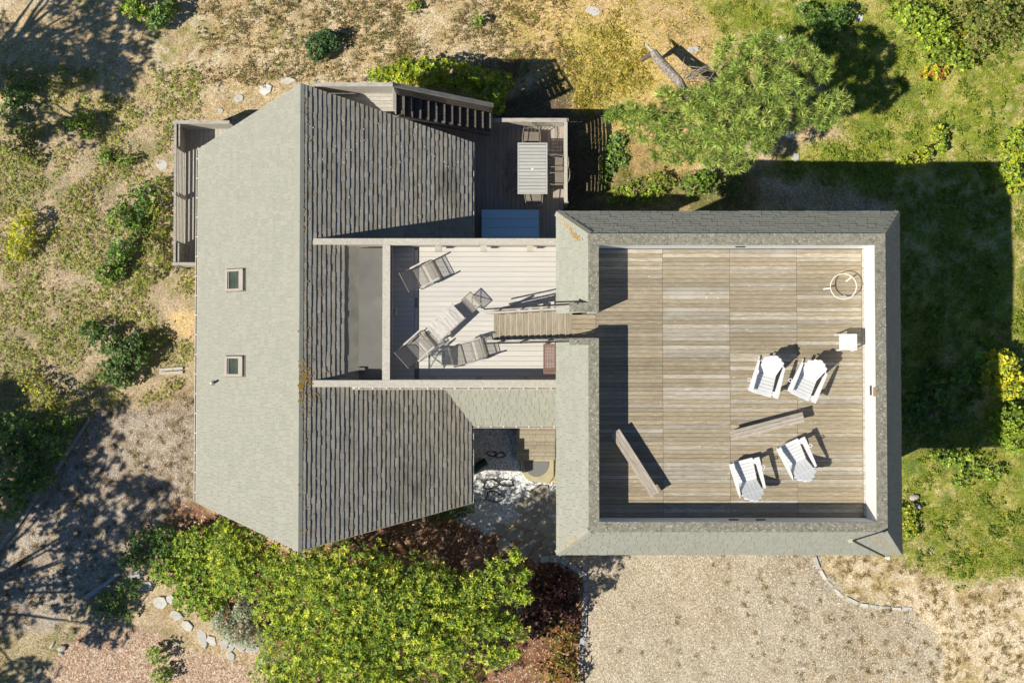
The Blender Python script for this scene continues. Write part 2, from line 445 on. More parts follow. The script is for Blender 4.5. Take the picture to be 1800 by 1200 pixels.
def ground_colour(px, py, X, Y):
    wx = px + 26 * (fbm(X * .9, Y * .9, 21, 3) - .5) + 16 * (fbm(X * 4, Y * 4, 23, 2) - .5)
    wy = py + 26 * (fbm(X * .9, Y * .9, 31, 3) - .5) + 16 * (fbm(X * 4, Y * 4, 33, 2) - .5)
    n1 = fbm(X * .55, Y * .55, 1); n2 = fbm(X * 1.7, Y * 1.7, 2); n3 = fbm(X * 5, Y * 5, 3, 3)
    def mix(a, b, t):
        return a + (np.asarray(b) - a) * t[..., None]
    def st(v, a, b): 
        t = np.clip((v - a) / (b - a), 0, 1); return t * t * (3 - 2 * t)
    c = np.empty(X.shape + (3,)); c[:] = (.65, .50, .295)
    c = mix(c, (.74, .61, .41), st(n2, .5, .68))
    c = mix(c, (.43, .31, .15), st(n3, .52, .68) * .7)
    c = mix(c, (.36, .35, .10), st(n1, .5, .62) * st(n3, .4, .6) * .6)
    left = st(360 - wx, -10, 60) * st(wy, 150, 260)
    c = mix(c, (.55, .43, .29), left * .8)
    c = mix(c, (.38, .31, .19), left * st(n2, .44, .6) * .55)
    c = mix(c, (.22, .23, .075), left * st(n2 * .6 + n3 * .4, .5, .62) * .6)
    for name, colA, colB, soft, amt in (
            ('mixgrass', (.68, .48, .23), (.50, .38, .13), 22, .9), ('tallgrass', (.54, .46, .09), (.44, .38, .07), 34, .55),
            ('lawn', (.27, .31, .045), (.44, .40, .11), 16, 1.0), ('painted_shade', (.15, .11, .07), (.10, .08, .05), 8, .9),
            ('ivy', (.16, .17, .05), (.40, .28, .13), 12, .9), ('drygrass', (.50, .38, .23), (.36, .27, .13), 12, .9),
            ('path', (.40, .31, .22), (.52, .43, .34), 14, .92), ('corner', (.52, .43, .27), (.42, .33, .18), 10, 1.0),
            ('bed', (.20, .095, .05), (.34, .19, .11), 8, 1.0), ('mulch', (.64, .49, .36), (.54, .38, .27), 8, 1.0),
            ('sandbank', (.60, .47, .30), (.46, .33, .18), 8, 1.0), ('sand', (.80, .66, .45), (.62, .48, .29), 10, .95),
            ('drive', (.58, .50, .375), (.51, .43, .31), 7, 1.0), ('pebble', (.50, .50, .49), (.62, .62, .61), 3, 1.0), ('sandspot', (.72, .52, .26), (.62, .44, .22), 5, 1.0)):
        w = st(sd(POLY[name], wx, wy), -soft, soft) * amt
        cc = np.empty(X.shape + (3,)); cc[:] = colA
        cc = mix(cc, colB, st(n2 * .5 + n3 * .5, .44, .60))
        c = c + (cc - c) * w[..., None]
    w = st(sd(POLY['drive'], wx, wy), 0, 60) * st(px, 1330, 1600) * st(n3, .5, .64) * .7
    c = mix(c, (.40, .28, .13), w)
    for cx_ in (1130, 1215, 1330, 1410):
        w = st(sd(POLY['drive'], wx, wy), 0, 30) * np.exp(-((wx + .12 * (wy - 1080) - cx_) / 17.0) ** 2) * (.3 + .5 * n2)
        c = mix(c, (.66, .58, .46), w * .55)
    w = st(sd(POLY['drive'], wx, wy), 0, 20) * st(n1, .52, .62) * .35
    c = mix(c, (.44, .34, .22), w)
    w = st(sd(POLY['sand'], wx, wy), -5, 10) * st(n2 * .5 + n3 * .5, .52, .62) * .7
    c = mix(c, (.48, .36, .16), w)
    # worn and weedy patches in the lawn
    wl = st(sd(POLY['lawn'], wx, wy), 0, 30)
    c = mix(c, (.52, .44, .20), wl * st(n1 * .45 + n3 * .55, .53, .64) * .75)
    c = mix(c, (.15, .22, .04), wl * st(fbm(X * 2.6, Y * 2.6, 77), .54, .66) * .7)
    return np.clip(c * (.86 + .28 * n3)[..., None], .01, .9)

def build_ground():
    fx = np.arange(-22.0, 22.01, .095); fy = np.arange(-15.5, 16.6, .095)
    g = 22.0 + np.array([.6, 1.6, 3.5, 7, 14, 28, 60, 120]); h = 16.6 + np.array([.6, 1.6, 3.5, 7, 14, 28, 60, 120])
    xs = np.concatenate([-g[::-1], fx, g]); ys = np.concatenate([-h[::-1] + 1.1, fy, h])
    X, Y = np.meshgrid(xs, ys)
    Z = Zt(X, Y)
    px, py = proj(X, Y, Z)
    C = ground_colour(px, py, X, Y)
    ny, nx = X.shape
    V = np.stack([X, Y, Z], -1).reshape(-1, 3)
    i = np.arange(ny * nx).reshape(ny, nx)
    F = np.stack([i[:-1, :-1], i[:-1, 1:], i[1:, 1:], i[1:, :-1]], -1).reshape(-1, 4)
    me = np_mesh('ground', V, F)
    a = me.attributes.new('Col', 'FLOAT_COLOR', 'POINT')
    cc = np.ones((ny * nx, 4), np.float32); cc[:, :3] = C.reshape(-1, 3)
    a.data.foreach_set('color', cc.ravel())
    m, nt, bs = nt_new('ground_soil')
    at = nt.nodes.new('ShaderNodeAttribute'); at.attribute_name = 'Col'
    v = tex_vec(nt, (1, 1, 1), False)
    n = noise(nt, v, 22, 6, .75)
    f = ramp(nt, [(.60, .58, .55), (1.0, 1.0, 1.0), (1.38, 1.40, 1.42)], n, [.32, .5, .68])
    c1 = mixc(nt, 1.0, at.outputs['Color'], f, 'MULTIPLY')
    vo = nt.nodes.new('ShaderNodeTexVoronoi'); vo.inputs['Scale'].default_value = 26
    nt.links.new(v, vo.inputs['Vector'])
    bw = nt.nodes.new('ShaderNodeSeparateColor'); nt.links.new(vo.outputs['Color'], bw.inputs[0])
    f2 = ramp(nt, [(.72, .71, .70), (1.28, 1.29, 1.30)], bw.outputs[0], [0, 1])
    c2 = mixc(nt, 1.0, c1, f2, 'MULTIPLY')
    nt.links.new(c2, bs.inputs['Base Color'])
    bs.inputs['Roughness'].default_value = .95; bs.inputs['Specular IOR Level'].default_value = .15
    b = nt.nodes.new('ShaderNodeBump'); b.inputs['Strength'].default_value = .7; b.inputs['Distance'].default_value = .05
    nt.links.new(n, b.inputs['Height']); nt.links.new(b.outputs[0], bs.inputs['Normal'])
    me.materials.append(m)
    me.shade_smooth()
    o = obj('ground', me, None)
    o['kind'] = 'structure'
build_ground()

# ------------------------------------------------------------------ shingles
def shingle_mesh(name, t, mat):
    me = bpy.data.meshes.new(name)
    b = MB().hexa([(0, 0, -.004), (1, 0, -.004), (1, 1, -.004), (0, 1, -.004)], [(0, 0, t), (1, 0, t), (1, 1, t * .15), (0, 1, t * .15)])
    me.from_pydata(b.v, [], b.f); me.materials.append(MAT[mat])
    return me

def lay_shingles(O, U, V, umin, umax, vlen, expo, wmin, wmax, t, mat, parent, skip=None, single=None, jitter=.0, rest='shingle_courses', gap=.004, tv=.3):
    """courses of shingles on a plane; U along the eave, V up the slope; the part `single` picks becomes pieces of their own"""
    O, U, V = Vector(O), Vector(U).normalized(), Vector(V).normalized()
    N = U.cross(V).normalized()
    mats = [shingle_mesh('shingle', t * k, mat) for k in (1 - tv * .8, 1.0, 1 + tv * .8)]
    mb = MB(); n1 = 0
    nc = int(round(vlen / expo)); e = vlen / nc
    base = MB()
    for c in range(nc):
        v0 = c * e; v1 = min(vlen + .01, v0 + e * 1.25)
        a0, a1 = umin(v0), umin(v1); b0, b1 = umax(v0), umax(v1)
        u = min(a0, a1) - random.random() * wmax
        end = max(b0, b1)
        while u < end:
            w = random.uniform(wmin, wmax); g = gap
            l, r = u + g / 2, u + w - g / 2
            u += w
            j = random.uniform(-jitter, jitter)
            tt = t * random.uniform(1 - tv, 1 + tv)
            lo = (max(l, a0), min(r, b0)); hi = (max(l, a1), min(r, b1))
            if lo[1] - lo[0] < .01 and hi[1] - hi[0] < .01: continue
            if lo[1] < lo[0]: lo = (lo[0], lo[0]) if l < a0 else (lo[1], lo[1])
            if hi[1] < hi[0]: hi = (hi[0], hi[0]) if l < a1 else (hi[1], hi[1])
            q = O + U * ((l + r) / 2) + V * v0
            if skip and skip(q): continue
            inner = l >= max(a0, a1) and r <= min(b0, b1)
            if single and n1 < 300 and inner and single(q):
                o = bpy.data.objects.new('shingle', random.choice(mats)); col.objects.link(o)
                mw = Matrix((U, V, N)).transposed().to_4x4()
                mw.translation = O + U * l + V * (v0 + j)
                o.matrix_world = mw @ Matrix.Diagonal((r - l, v1 - v0 - j, 1, 1))
                o.parent = parent
                n1 += 1
                continue
            pts = [O + U * lo[0] + V * (v0 + j), O + U * lo[1] + V * (v0 + j), O + U * hi[1] + V * v1, O + U * hi[0] + V * v1]
            mb.hexa([p - N * .004 for p in pts], [pts[0] + N * tt, pts[1] + N * tt, pts[2] + N * tt * .15, pts[3] + N * tt * .15])
    mb.build(rest, mat, parent, kind='stuff')

def blobs(name, mat, pts, parent, rmin=.02, rmax=.06, th=.006):
    mb = MB()
    for p, nrm in pts:
        nrm = Vector(nrm).normalized(); a = nrm.cross(Vector((.3, 1, .2))).normalized(); b = nrm.cross(a)
        r = random.uniform(rmin, rmax); k = 7
        ring = []
        for i in range(k):
            rr = r * random.uniform(.5, 1.15); t = 6.283 * i / k
            ring.append(Vector(p) + (a * math.cos(t) + b * math.sin(t)) * rr)
        mb.add(ring + [q + nrm * th for q in ring] , [tuple(range(k, 2 * k))] + [(i, (i + 1) % k, k + (i + 1) % k, k + i) for i in range(k)])
    return mb.build(name, mat, parent, kind='stuff')

# ================================================================== HOUSE (gabled)
ZM, ZC, ZL, ZU, ZT = 2.30, 3.10, -1.50, 4.80, 5.74
ZR = 3.25
XR = X_(526.5, ZR)
ZE = 0.65; XE = X_(828, ZE); ZW = 1.38; XW = X_(347, ZW)
YRN, YRS = Y_(147, ZR), Y_(968, ZR)
YEN, YES = Y_(250, ZE), Y_(884, ZE)
YWN, YWS = Y_(262, ZW), Y_(882, ZW)
house = thing('house', 'long gabled house with a grey shingle roof and two small skylights', 'house', (0, 0, -1.5))
house.location = (0, 0, 0)
def roof_z(x): return ZR - (ZR - ZE) * (x - XR) / (XE - XR) if x > XR else ZR - (ZR - ZW) * (XR - x) / (XR - XW)

# walls under the roof
wx0, wx1, wy0, wy1 = XW + .55, XE - .55, YWS + .25, YWN - .25
w = MB()
prof = [(wx0, -3.2), (wx1, -3.2), (wx1, roof_z(wx1) - .22), (XR, ZR - .25), (wx0, roof_z(wx0) - .22)]
n = len(prof)
w.add([(x, wy0, z) for x, z in prof] + [(x, wy1, z) for x, z in prof], [tuple(range(n)), tuple(reversed(range(n, 2 * n)))] + [((i + 1) % n, i, n + i, n + (i + 1) % n) for i in range(n)])
w.build('wall', 'siding', house)
# roof decks (thin boards under the shingles)
def slope_slab(name, pts, th, mat, parent):
    b = MB(); b.hexa([Vector(p) - Vector((0, 0, th)) for p in pts], [Vector(p) for p in pts])
    return b.build(name, mat, parent)
ew = slope_slab('roof_slope', [(XW, YWS, ZW), (XR, YRS, ZR), (XR, YRN, ZR), (XW, YWN, ZW)], .14, 'shingle', house)
ee = slope_slab('roof_slope', [(XR, YRS, ZR), (XE, YES, ZE), (XE, YEN, ZE), (XR, YRN, ZR)], .14, 'shake', house)
LW = math.hypot(XR - XW, ZR - ZW); LE = math.hypot(XE - XR, ZR - ZE)
# east slope: U along +Y..., V up-slope; U x V must point up
vE = Vector((XR - XE, 0, ZR - ZE)).normalized()
uE = Vector((0, 1, 0)); 
if uE.cross(vE).z < 0: uE = -uE
sg = uE.y
YNW, YSW = Y_(425, ZC), Y_(674, ZC)                       # connector wall centre lines
XMEM0, XMEM1 = X_(608, 2.42), X_(670, 2.42)
def lerp(a, b, t): return a + (b - a) * t
if sg > 0: fu0, fu1 = (lambda v: lerp(YES, YRS, v / LE)), (lambda v: lerp(YEN, YRN, v / LE))
else: fu0, fu1 = (lambda v: -lerp(YEN, YRN, v / LE)), (lambda v: -lerp(YES, YRS, v / LE))
lay_shingles((XE, 0, ZE + .004), uE, vE, fu0, fu1, LE - .04, .136, .12, .30, .046, 'shake', ee,
             skip=lambda q: q.x > XMEM0 + .03 and YSW - .02 < q.y < YNW + .02,
             single=lambda q: q.y > YNW + .3 and q.x > -4.6, jitter=.007, gap=.003, tv=.16)
vW = Vector((XR - XW, 0, ZR - ZW)).normalized()
uW = Vector((0, -1, 0))
if uW.cross(vW).z < 0: uW = -uW
if uW.y > 0: gu0, gu1 = (lambda v: lerp(YWS, YRS, v / LW)), (lambda v: lerp(YWN, YRN, v / LW))
else: gu0, gu1 = (lambda v: -lerp(YWN, YRN, v / LW)), (lambda v: -lerp(YWS, YRS, v / LW))
lay_shingles((XW, 0, ZW + .004), uW, vW, gu0, gu1, LW - .04, .135, .09, .22, .010, 'shingle', ew,
             single=lambda q: -2.0 < q.y < 2.2, jitter=.004, gap=.007)
# ridge caps
y = YRS
sl_w = (ZR - ZW) / (XR - XW); sl_e = (ZR - ZE) / (XE - XR)
while y < YRN - .05:
    y2 = min(y + .27, YRN)
    b = MB()
    for sx, sl in ((-.17, sl_w), (.10, sl_e)):
        d = abs(sx) * sl
        z0 = ZR + .055
        lo = [(XR, y, z0), (XR + sx, y, z0 - d), (XR + sx, y2 + .02, z0 - d - .012), (XR, y2 + .02, z0 - .012)]
        b.hexa([Vector(p) - Vector((0, 0, .02)) for p in lo], lo) if sx > 0 else b.hexa([Vector(p) - Vector((0, 0, .02)) for p in lo[::-1]], lo[::-1])
    b.build('ridge_cap', 'shingle', house)
    y = y2
# lichen and droppings
pts = []
for _ in range(240):
    yy = random.gauss(Y_(672, ZR), .28) if random.random() < .6 else random.uniform(YRS, YRN)
    xx = XR + random.uniform(-.02, .28) if random.random() < .7 else XR + random.uniform(.1, .7)
    pts.append(((xx, yy, roof_z(xx) + .05), (.5, 0, .87)))
blobs('lichen', 'lichen', pts, house, .012, .04)
pts = []
for _ in range(70):
    xx = random.uniform(XR + .2, XE - .3); yy = random.uniform(Y_(300, 2) if random.random() < .7 else YES, YRN - .8)
    if YSW - .2 < yy < YNW + .2 and xx > XMEM0: continue
    pts.append(((xx, yy, roof_z(xx) + .05), (.5, 0, .87)))
blobs('dropping', 'guano', pts, house, .012, .03)
# rake boards and gutters
for (a, b_) in (((XW, YWN, ZW), (XR, YRN, ZR)), ((XR, YRN, ZR), (XE, YEN, ZE)), ((XW, YWS, ZW), (XR, YRS, ZR)), ((XR, YRS, ZR), (XE, YES, ZE))):
    MB().bar(Vector(a) - Vector((0, 0, .11)), Vector(b_) - Vector((0, 0, .11)), .04, .16).build('rake_board', 'greywood', house)
def gutter(parent, a, b, nbr, out):
    a, b, out = Vector(a), Vector(b), Vector(out)
    g = MB()
    g.bar(a + out * .055, b + out * .055, .012, .10)
    g.bar(a - Vector((0, 0, .05)) + out * .03, b - Vector((0, 0, .05)) + out * .03, .06, .01)
    g.bar(a + out * .0, b + out * .0, .012, .10)
    go = g.build('gutter', 'gutter', parent)
    for i in range(nbr):
        p = a.lerp(b, (i + .5) / nbr)
        MB().bar(p - out * .005 + Vector((0, 0, .048)), p + out * .062 + Vector((0, 0, .048)), .03, .01).build('gutter_bracket', 'gutter', go)
gutter(house, (XW - .02, YWS, ZW - .07), (XW - .02, YWN, ZW - .07), 18, (-1, 0, 0))
gutter(house, (XE + .02, Y_(748, ZE), ZE - .07), (XE + .02, YES, ZE - .07), 4, (1, 0, 0))
gutter(house, (XE + .02, Y_(416, ZE), ZE - .07), (XE + .02, YEN, ZE - .07), 6, (1, 0, 0))
# skylights
nW = Vector((-(ZR - ZW), 0, XR - XW)).normalized()
for (px0, px1, py0, py1) in ((398, 430, 473, 511), (398, 430, 626, 661)):
    zc = 2.2
    x0, x1 = X_(px0, zc - .15), X_(px1, zc + .1)
    y0, y1 = Y_(py1, zc), Y_(py0, zc)
    s = thing('skylight', None, None); s.parent = house
    def q(x, y, h): return Vector((x, y, roof_z(x))) + nW * h
    for bx in ((x0, x0 + .07, y0, y1), (x1 - .13, x1, y0, y1), (x0, x1, y0, y0 + .06), (x0, x1, y1 - .06, y1)):
        a, b_, c_, d_ = bx
        e = .004 if (b_ - a) < .2 else 0
        MB().hexa([q(a, c_, -.02), q(b_, c_, -.02), q(b_, d_, -.02), q(a, d_, -.02)], [q(a, c_, .10 + e), q(b_, c_, .10 + e), q(b_, d_, .10 + e), q(a, d_, .10 + e)]).build('frame', 'skyframe', s)
    MB().hexa([q(x0 + .05, y0 + .04, .0), q(x1 - .1, y0 + .04, .0), q(x1 - .1, y1 - .04, .0), q(x0 + .05, y1 - .04, .0)],
              [q(x0 + .05, y0 + .04, .07), q(x1 - .1, y0 + .04, .07), q(x1 - .1, y1 - .04, .07), q(x0 + .05, y1 - .04, .07)]).build('pane', 'pane', s)
    MB().bar(q(x0 + .11, y0 + .05, .09), q(x0 + .11, y1 - .05, .09), .02, .03).build('frame', 'skyframe', s)
    MB().hexa([q(x0 - .03, y0 - .03, -.01), q(x1 + .03, y0 - .03, -.01), q(x1 + .03, y1 + .03, -.01), q(x0 - .03, y1 + .03, -.01)],
              [q(x0 - .03, y0 - .03, .03), q(x1 + .03, y0 - .03, .03), q(x1 + .03, y1 + .03, .03), q(x0 - .03, y1 + .03, .03)]).build('flashing', 'bronze', s)
vp = P(374, 673, 1.75)
vp.z = roof_z(vp.x)
MB().tube([vp, vp + Vector((0, 0, .30))], .035, 10).build('vent_pipe', 'gutter', house)
MB().tube([vp + Vector((0, 0, .01)), vp + Vector((0, 0, .05))], .08, 12).build('vent_collar', 'bronze', house)

# ================================================================== CONNECTING WING (deck on its roof)
wing = thing('connecting_wing', 'flat topped wing with a pale deck, wooden parapet and grey membrane roof', 'building')
XW0 = X_(672, ZC); XW1 = X_(685.5, ZC)                    # west parapet
YN0, YN1 = Y_(430, ZC), Y_(419, ZC)
YS0, YS1 = Y_(680, ZC), Y_(668, ZC)
XDE = 1.62
MB().box(XMEM0 + .05, XDE, YS0 + .05, YN1 - .05, -3.2, ZM - .06).build('wall', 'siding', wing)
MB().box(XR + .25, XDE, YN0 + .03, YN1 - .03, -3.0 if False else -1.4, ZC - .03).build('parapet', 'palewood', wing)
MB().box(XR + .25, XDE, YS0 + .03, YS1 - .03, -1.0, ZC - .03).build('parapet', 'palewood', wing)
MB().box(XW0 + .03, XW1 - .03, YS1 - .03, YN0 + .03, 1.5, ZC - .033).build('parapet', 'greywood', wing)
for (a, b_) in ((YN0, YN1), (YS0, YS1)):
    MB().box(X_(541, ZC), X_(672, ZC), a, b_, ZC - .035, ZC).build('cap_board', 'palewood', wing)
    MB().box(X_(672, ZC) + .004, XDE - .02, a, b_, ZC - .035, ZC + .003).build('cap_board', 'palewood', wing)
    yi = a - .012 if a > 0 else b_ + .002
    MB().box(XW1 + .01, XDE - .02, yi, yi + .012, ZC - .14, ZC - .01).build('trim_board', 'palewood', wing)
MB().box(XW0, XW1, YS1 + .003, YN0 - .003, ZC - .035, ZC + .005).build('cap_board', 'palewood', wing)
MB().box(XW1 + .0, XW1 + .05, YS1 + .01, YN0 - .01, ZC - .20, ZC - .06).build('trim_board', 'greywood', wing)
# membrane roof and its kerb
MB().box(XMEM0, XW0 + .02, YS1 + .02, YN0 - .02, ZM - .1, 2.40).build('flat_roof', 'membrane', wing)
MB().box(XMEM0 - .05, XMEM0 + .03, YS1 + .02, YN0 - .02, 2.30, 2.47).build('roof_kerb', 'shake', wing)
MB().box(X_(628, 2.42), X_(642, 2.42), Y_(652, 2.42), Y_(646, 2.42), 2.40, 2.50).build('roof_box', 'membrane', wing)
dp = P(599, 665, 3.0)
MB().tube([dp + Vector((-.03, 0, 0)), dp + Vector((.5, 0, -.02))], .035, 10).build('drain_pipe', 'dark', wing)
# deck boards (run east-west)
fl = thing('deck_floor', None, None); fl.parent = wing
yb0, yb1 = YS1 - .03, YN0 + .03
nb = 27; dyb = (yb1 - yb0) / nb
for i in range(nb):
    board('board', 'composite', X_(736, ZM) + .012, XDE, yb0 + i * dyb, yb0 + (i + 1) * dyb - .007, ZM, .025, fl)
    board('board', 'composite', XW1 - .03, X_(729, ZM) - .012, yb0 + i * dyb, yb0 + (i + 1) * dyb - .007, ZM, .025, fl)
for a, b_ in ((440, 523), (541, 648)):
    board('border_board', 'composite', X_(729, ZM), X_(734, ZM), Y_(b_, ZM), Y_(a, ZM), ZM + .006, .03, fl)
# lights on the parapet
for px in (770, 850, 932):
    xx = X_(px, 2.8)
    b = MB().box(xx - .09, xx + .09, YN0 - .14, YN0 + .03, 2.62, 2.80)
    b.build('wall_light', 'palewood', wing)
    xx = X_(px - 8, 2.8) 
    MB().box(xx - .08, xx + .08, YS1 - .02, YS1 + .12, 2.62, 2.76).build('wall_light', 'palewood', wing)
MB().box(XW1 - .02, XW1 + .14, Y_(554, 2.8), Y_(542, 2.8), 2.62, 2.80).build('wall_light', 'palewood', wing)
gutter(wing, (X_(620, 2.95), YS0 - .01, 2.98), (1.25, YS0 - .01, 2.98), 15, (0, -1, 0))
# porch roof running down to the entry
ZPT = 1.10
ypt, ypb = Y_(684, ZPT), Y_(747, ZE)
xpl, xpr = XE - .85, X_(985, ZE)
pr = slope_slab('porch_roof', [(xpl, ypb + .0, ZE), (xpr, ypb, ZE), (xpr, ypt, ZPT), (xpl, ypt, ZPT)], .1, 'shingle', wing)
vP = Vector((0, ypt - ypb, ZPT - ZE)); LP = vP.length
lay_shingles((0, ypb, ZE + .004), (1, 0, 0), vP, lambda v: XE - .02 - .78 * v / LP, lambda v: xpr, LP,   .125, .14, .30, .016, 'shingle', pr, single=lambda q: q.x > -1.4, jitter=.004, gap=.009)
gutter(wing, (XE + .03, ypb - .02, ZE - .05), (xpr, ypb - .02, ZE - .05), 7, (0, -1, 0))
MB().box(xpl + .9, xpr, ypb + .35, YS0 + .06, -2.0, ZE + .05).build('porch_wall', 'siding', wing)

# ================================================================== GARAGE with roof deck
gar = thing('garage', 'square garage block with sloping shingle skirt and a boarded roof deck', 'garage')
gx0, gx1 = X_(1035, ZT), X_(1557, ZT); gy0, gy1 = Y_(934, ZT), Y_(411, ZT)        # cap outer
ix0, ix1 = X_(1052, ZT), X_(1540, ZT); iy0, iy1 = Y_(917.5, ZT), Y_(430, ZT)      # cap inner
SW, ZS = .70, 4.68                                                                  # skirt reach, skirt eave height
sx0, sx1, sy0, sy1 = X_(978, ZS), X_(1582, ZS), Y_(974, ZS), Y_(372, ZS)
ygN, ygS = Y_(548, ZT), Y_(594, ZT)                                                 # opening in the west parapet
MB().box(gx0 + .06, gx1 - .06, gy0 + .06, gy1 - .06, -2.6, ZU - .06).build('wall', 'siding', gar)
def pwall(x0, x1, y0, y1): return MB().box(x0, x1, y0, y1, ZU - .05, ZT - .04).build('parapet', 'white', gar)
pwall(ix1, gx1 - .02, gy0 + .02, gy1 - .02)
pwall(gx0 + .02, ix1 - .002, iy1, gy1 - .02)
pwall(gx0 + .02, ix1 - .002, gy0 + .02, iy0)
pwall(gx0 + .02, ix0, ygN, iy1 - .002)
pwall(gx0 + .02, ix0, iy0 + .002, ygS)
def cap(x0, x1, y0, y1, dz=0.0): return MB().box(x0, x1, y0, y1, ZT - .04, ZT + dz).build('cap_board', 'capwood', gar)
ym = Y_(575, ZT)
cap(ix1 - .01, gx1 + .01, iy0, ym, .002); cap(ix1 - .01, gx1 + .01, ym + .004, iy1, .002)
cap(gx0 - .01, 3.9, iy1 - .01, gy1 + .01); cap(3.904, gx1 + .01, iy1 - .01, gy1 + .01)
cap(gx0 - .01, 5.6, gy0 - .01, iy0 + .01); cap(5.604, gx1 + .01, gy0 - .01, iy0 + .01)
cap(gx0 - .01, ix0 + .01, ygN, iy1 - .014, .002); cap(gx0 - .01, ix0 + .01, iy0 + .014, ygS, .002)
xret = X_(1001, ZT)
cap(xret, gx0 - .014, ygN, Y_(532, ZT), .001); cap(xret, gx0 - .014, Y_(606, ZT), ygS, .001)
MB().box(xret + .03, gx0 + .0, ygN + .03, Y_(532, ZT) - .03, ZS, ZT - .044).build('skirt_end', 'palewood', gar)
MB().box(xret + .03, gx0 + .0, Y_(606, ZT) + .03, ygS - .03, ZS, ZT - .044).build('skirt_end', 'palewood', gar)
# roof deck boards, four bays
df = thing('roof_deck_floor', None, None); df.parent = gar
bays = [ix0 + .004, X_(1165, ZU), X_(1283, ZU), X_(1401, ZU), ix1 - .06]
nr = 64; dy = (iy1 - iy0 - .03) / nr
for k in range(4):
    for i in range(nr):
        y0 = iy0 + .015 + i * dy
        board('board', 'deckwood2' if random.random() < (.15, .55, .45, .2)[k] else 'deckwood', bays[k] + .004, bays[k + 1] - .004, y0, y0 + dy - .006 - random.random() * .003, ZU + random.uniform(-.002, .004), .03, df)
board('edge_board', 'greywood', ix1 - .055, ix1 - .003, iy0 + .02, iy1 - .02, ZU + .02, .05, df)
MB().box(ix0, ix1, iy0, iy1, ZU - .09, ZU - .05).build('roof_sheet', 'dark', gar)
nlb = 5
for i in range(nlb):                                            # boards through the opening
    a = ygS + .02 + (ygN - ygS - .04) * i / nlb
    board('board', 'deckwood', X_(1006, ZU), ix0, a, a + (ygN - ygS - .04) / nlb - .01, ZU, .03, df)
# skirt shingles
def skirt(name, O, U, rise_dir, ulen, e0, e1, single, gap=None):
    V = Vector(rise_dir) * SW + Vector((0, 0, ZT - .05 - ZS))
    Lv = V.length
    vn = V.normalized(); un = Vector(U)
    if un.cross(vn).z < 0: raise ValueError(name)
    pts = [Vector(O), Vector(O) + un * ulen, Vector(O) + un * (ulen - e1) + V, Vector(O) + un * e0 + V]
    if gap is None:
        sl = slope_slab(name, pts, .06, 'shingle', gar)
        lay_shingles(Vector(O) + Vector((0, 0, .006)), un, vn, lambda v: e0 * v / Lv, lambda v: ulen - e1 * v / Lv, Lv, .128, .16, .34, .018, 'shingle', sl, single=single, jitter=.003, gap=.010)
    else:
        g0, g1 = gap
        for (l0, l1, f0, f1) in ((0, g0, e0, 0), (g1, ulen, 0, e1)):
            p = [Vector(O) + un * l0, Vector(O) + un * l1, Vector(O) + un * (l1 - f1) + V, Vector(O) + un * (l0 + f0) + V]
            sl = slope_slab(name, p, .06, 'shingle', gar)
            lay_shingles(Vector(O) + Vector((0, 0, .006)), un, vn, lambda v, l0=l0, f0=f0: l0 + f0 * v / Lv, lambda v, l1=l1, f1=f1: l1 - f1 * v / Lv, Lv, .128, .16, .34, .014, 'shingle', sl, single=single, jitter=.003, gap=.008)
LX, LY = sx1 - sx0, sy1 - sy0
dW, dE, dS, dN = gx0 - sx0, sx1 - gx1, gy0 - sy0, sy1 - gy1
SW = dS; skirt('skirt_roof', (sx0, sy0, ZS), (1, 0, 0), (0, 1, 0), LX, dW, dE, None)
SW = dN; skirt('skirt_roof', (sx1, sy1, ZS), (-1, 0, 0), (0, -1, 0), LX, dE, dW, lambda q: True)
SW = dE; skirt('skirt_roof', (sx1, sy0, ZS), (0, 1, 0), (-1, 0, 0), LY, dS, dN, None)
SW = dW; skirt('skirt_roof', (sx0, sy1, ZS), (0, -1, 0), (1, 0, 0), LY, dN, dS, None, gap=(sy1 - ygN, sy1 - ygS))
for (a, b_) in (((sx0, sy1, ZS), (gx0, gy1, ZT)), ((sx1, sy1, ZS), (gx1, gy1, ZT)), ((sx0, sy0, ZS), (gx0, gy0, ZT)), ((sx1, sy0, ZS), (gx1, gy0, ZT))):
    a, b_ = Vector(a), Vector(b_)
    cen = Vector(((gx0 + gx1) / 2, (gy0 + gy1) / 2, 0)); out = Vector((a.x - b_.x, a.y - b_.y, 0)).normalized()
    nk = 6
    for i in range(nk):
        p, q2 = a.lerp(b_, i / nk) + Vector((0, 0, .012)), a.lerp(b_, (i + 1) / nk) + Vector((0, 0, -.01))
        side = Vector((-out.y, out.x, 0)); dn = Vector((0, 0, -.06))
        # a folded cap over the hip
        m_ = MB()
        for s_ in (-1, 1):
            off = (side * s_ * .10 + dn * 1.0 - out * .03)
            v4 = [p, p + off, q2 + off, q2]
            nn = (v4[1] - v4[0]).cross(v4[3] - v4[0])
            if nn.z < 0: v4 = [v4[0], v4[3], v4[2], v4[1]]
            m_.hexa([v - Vector((0, 0, .015)) for v in v4], [v + Vector((0, 0, .012)) for v in v4])
        m_.build('hip_cap', 'shingle', gar)
pts = []
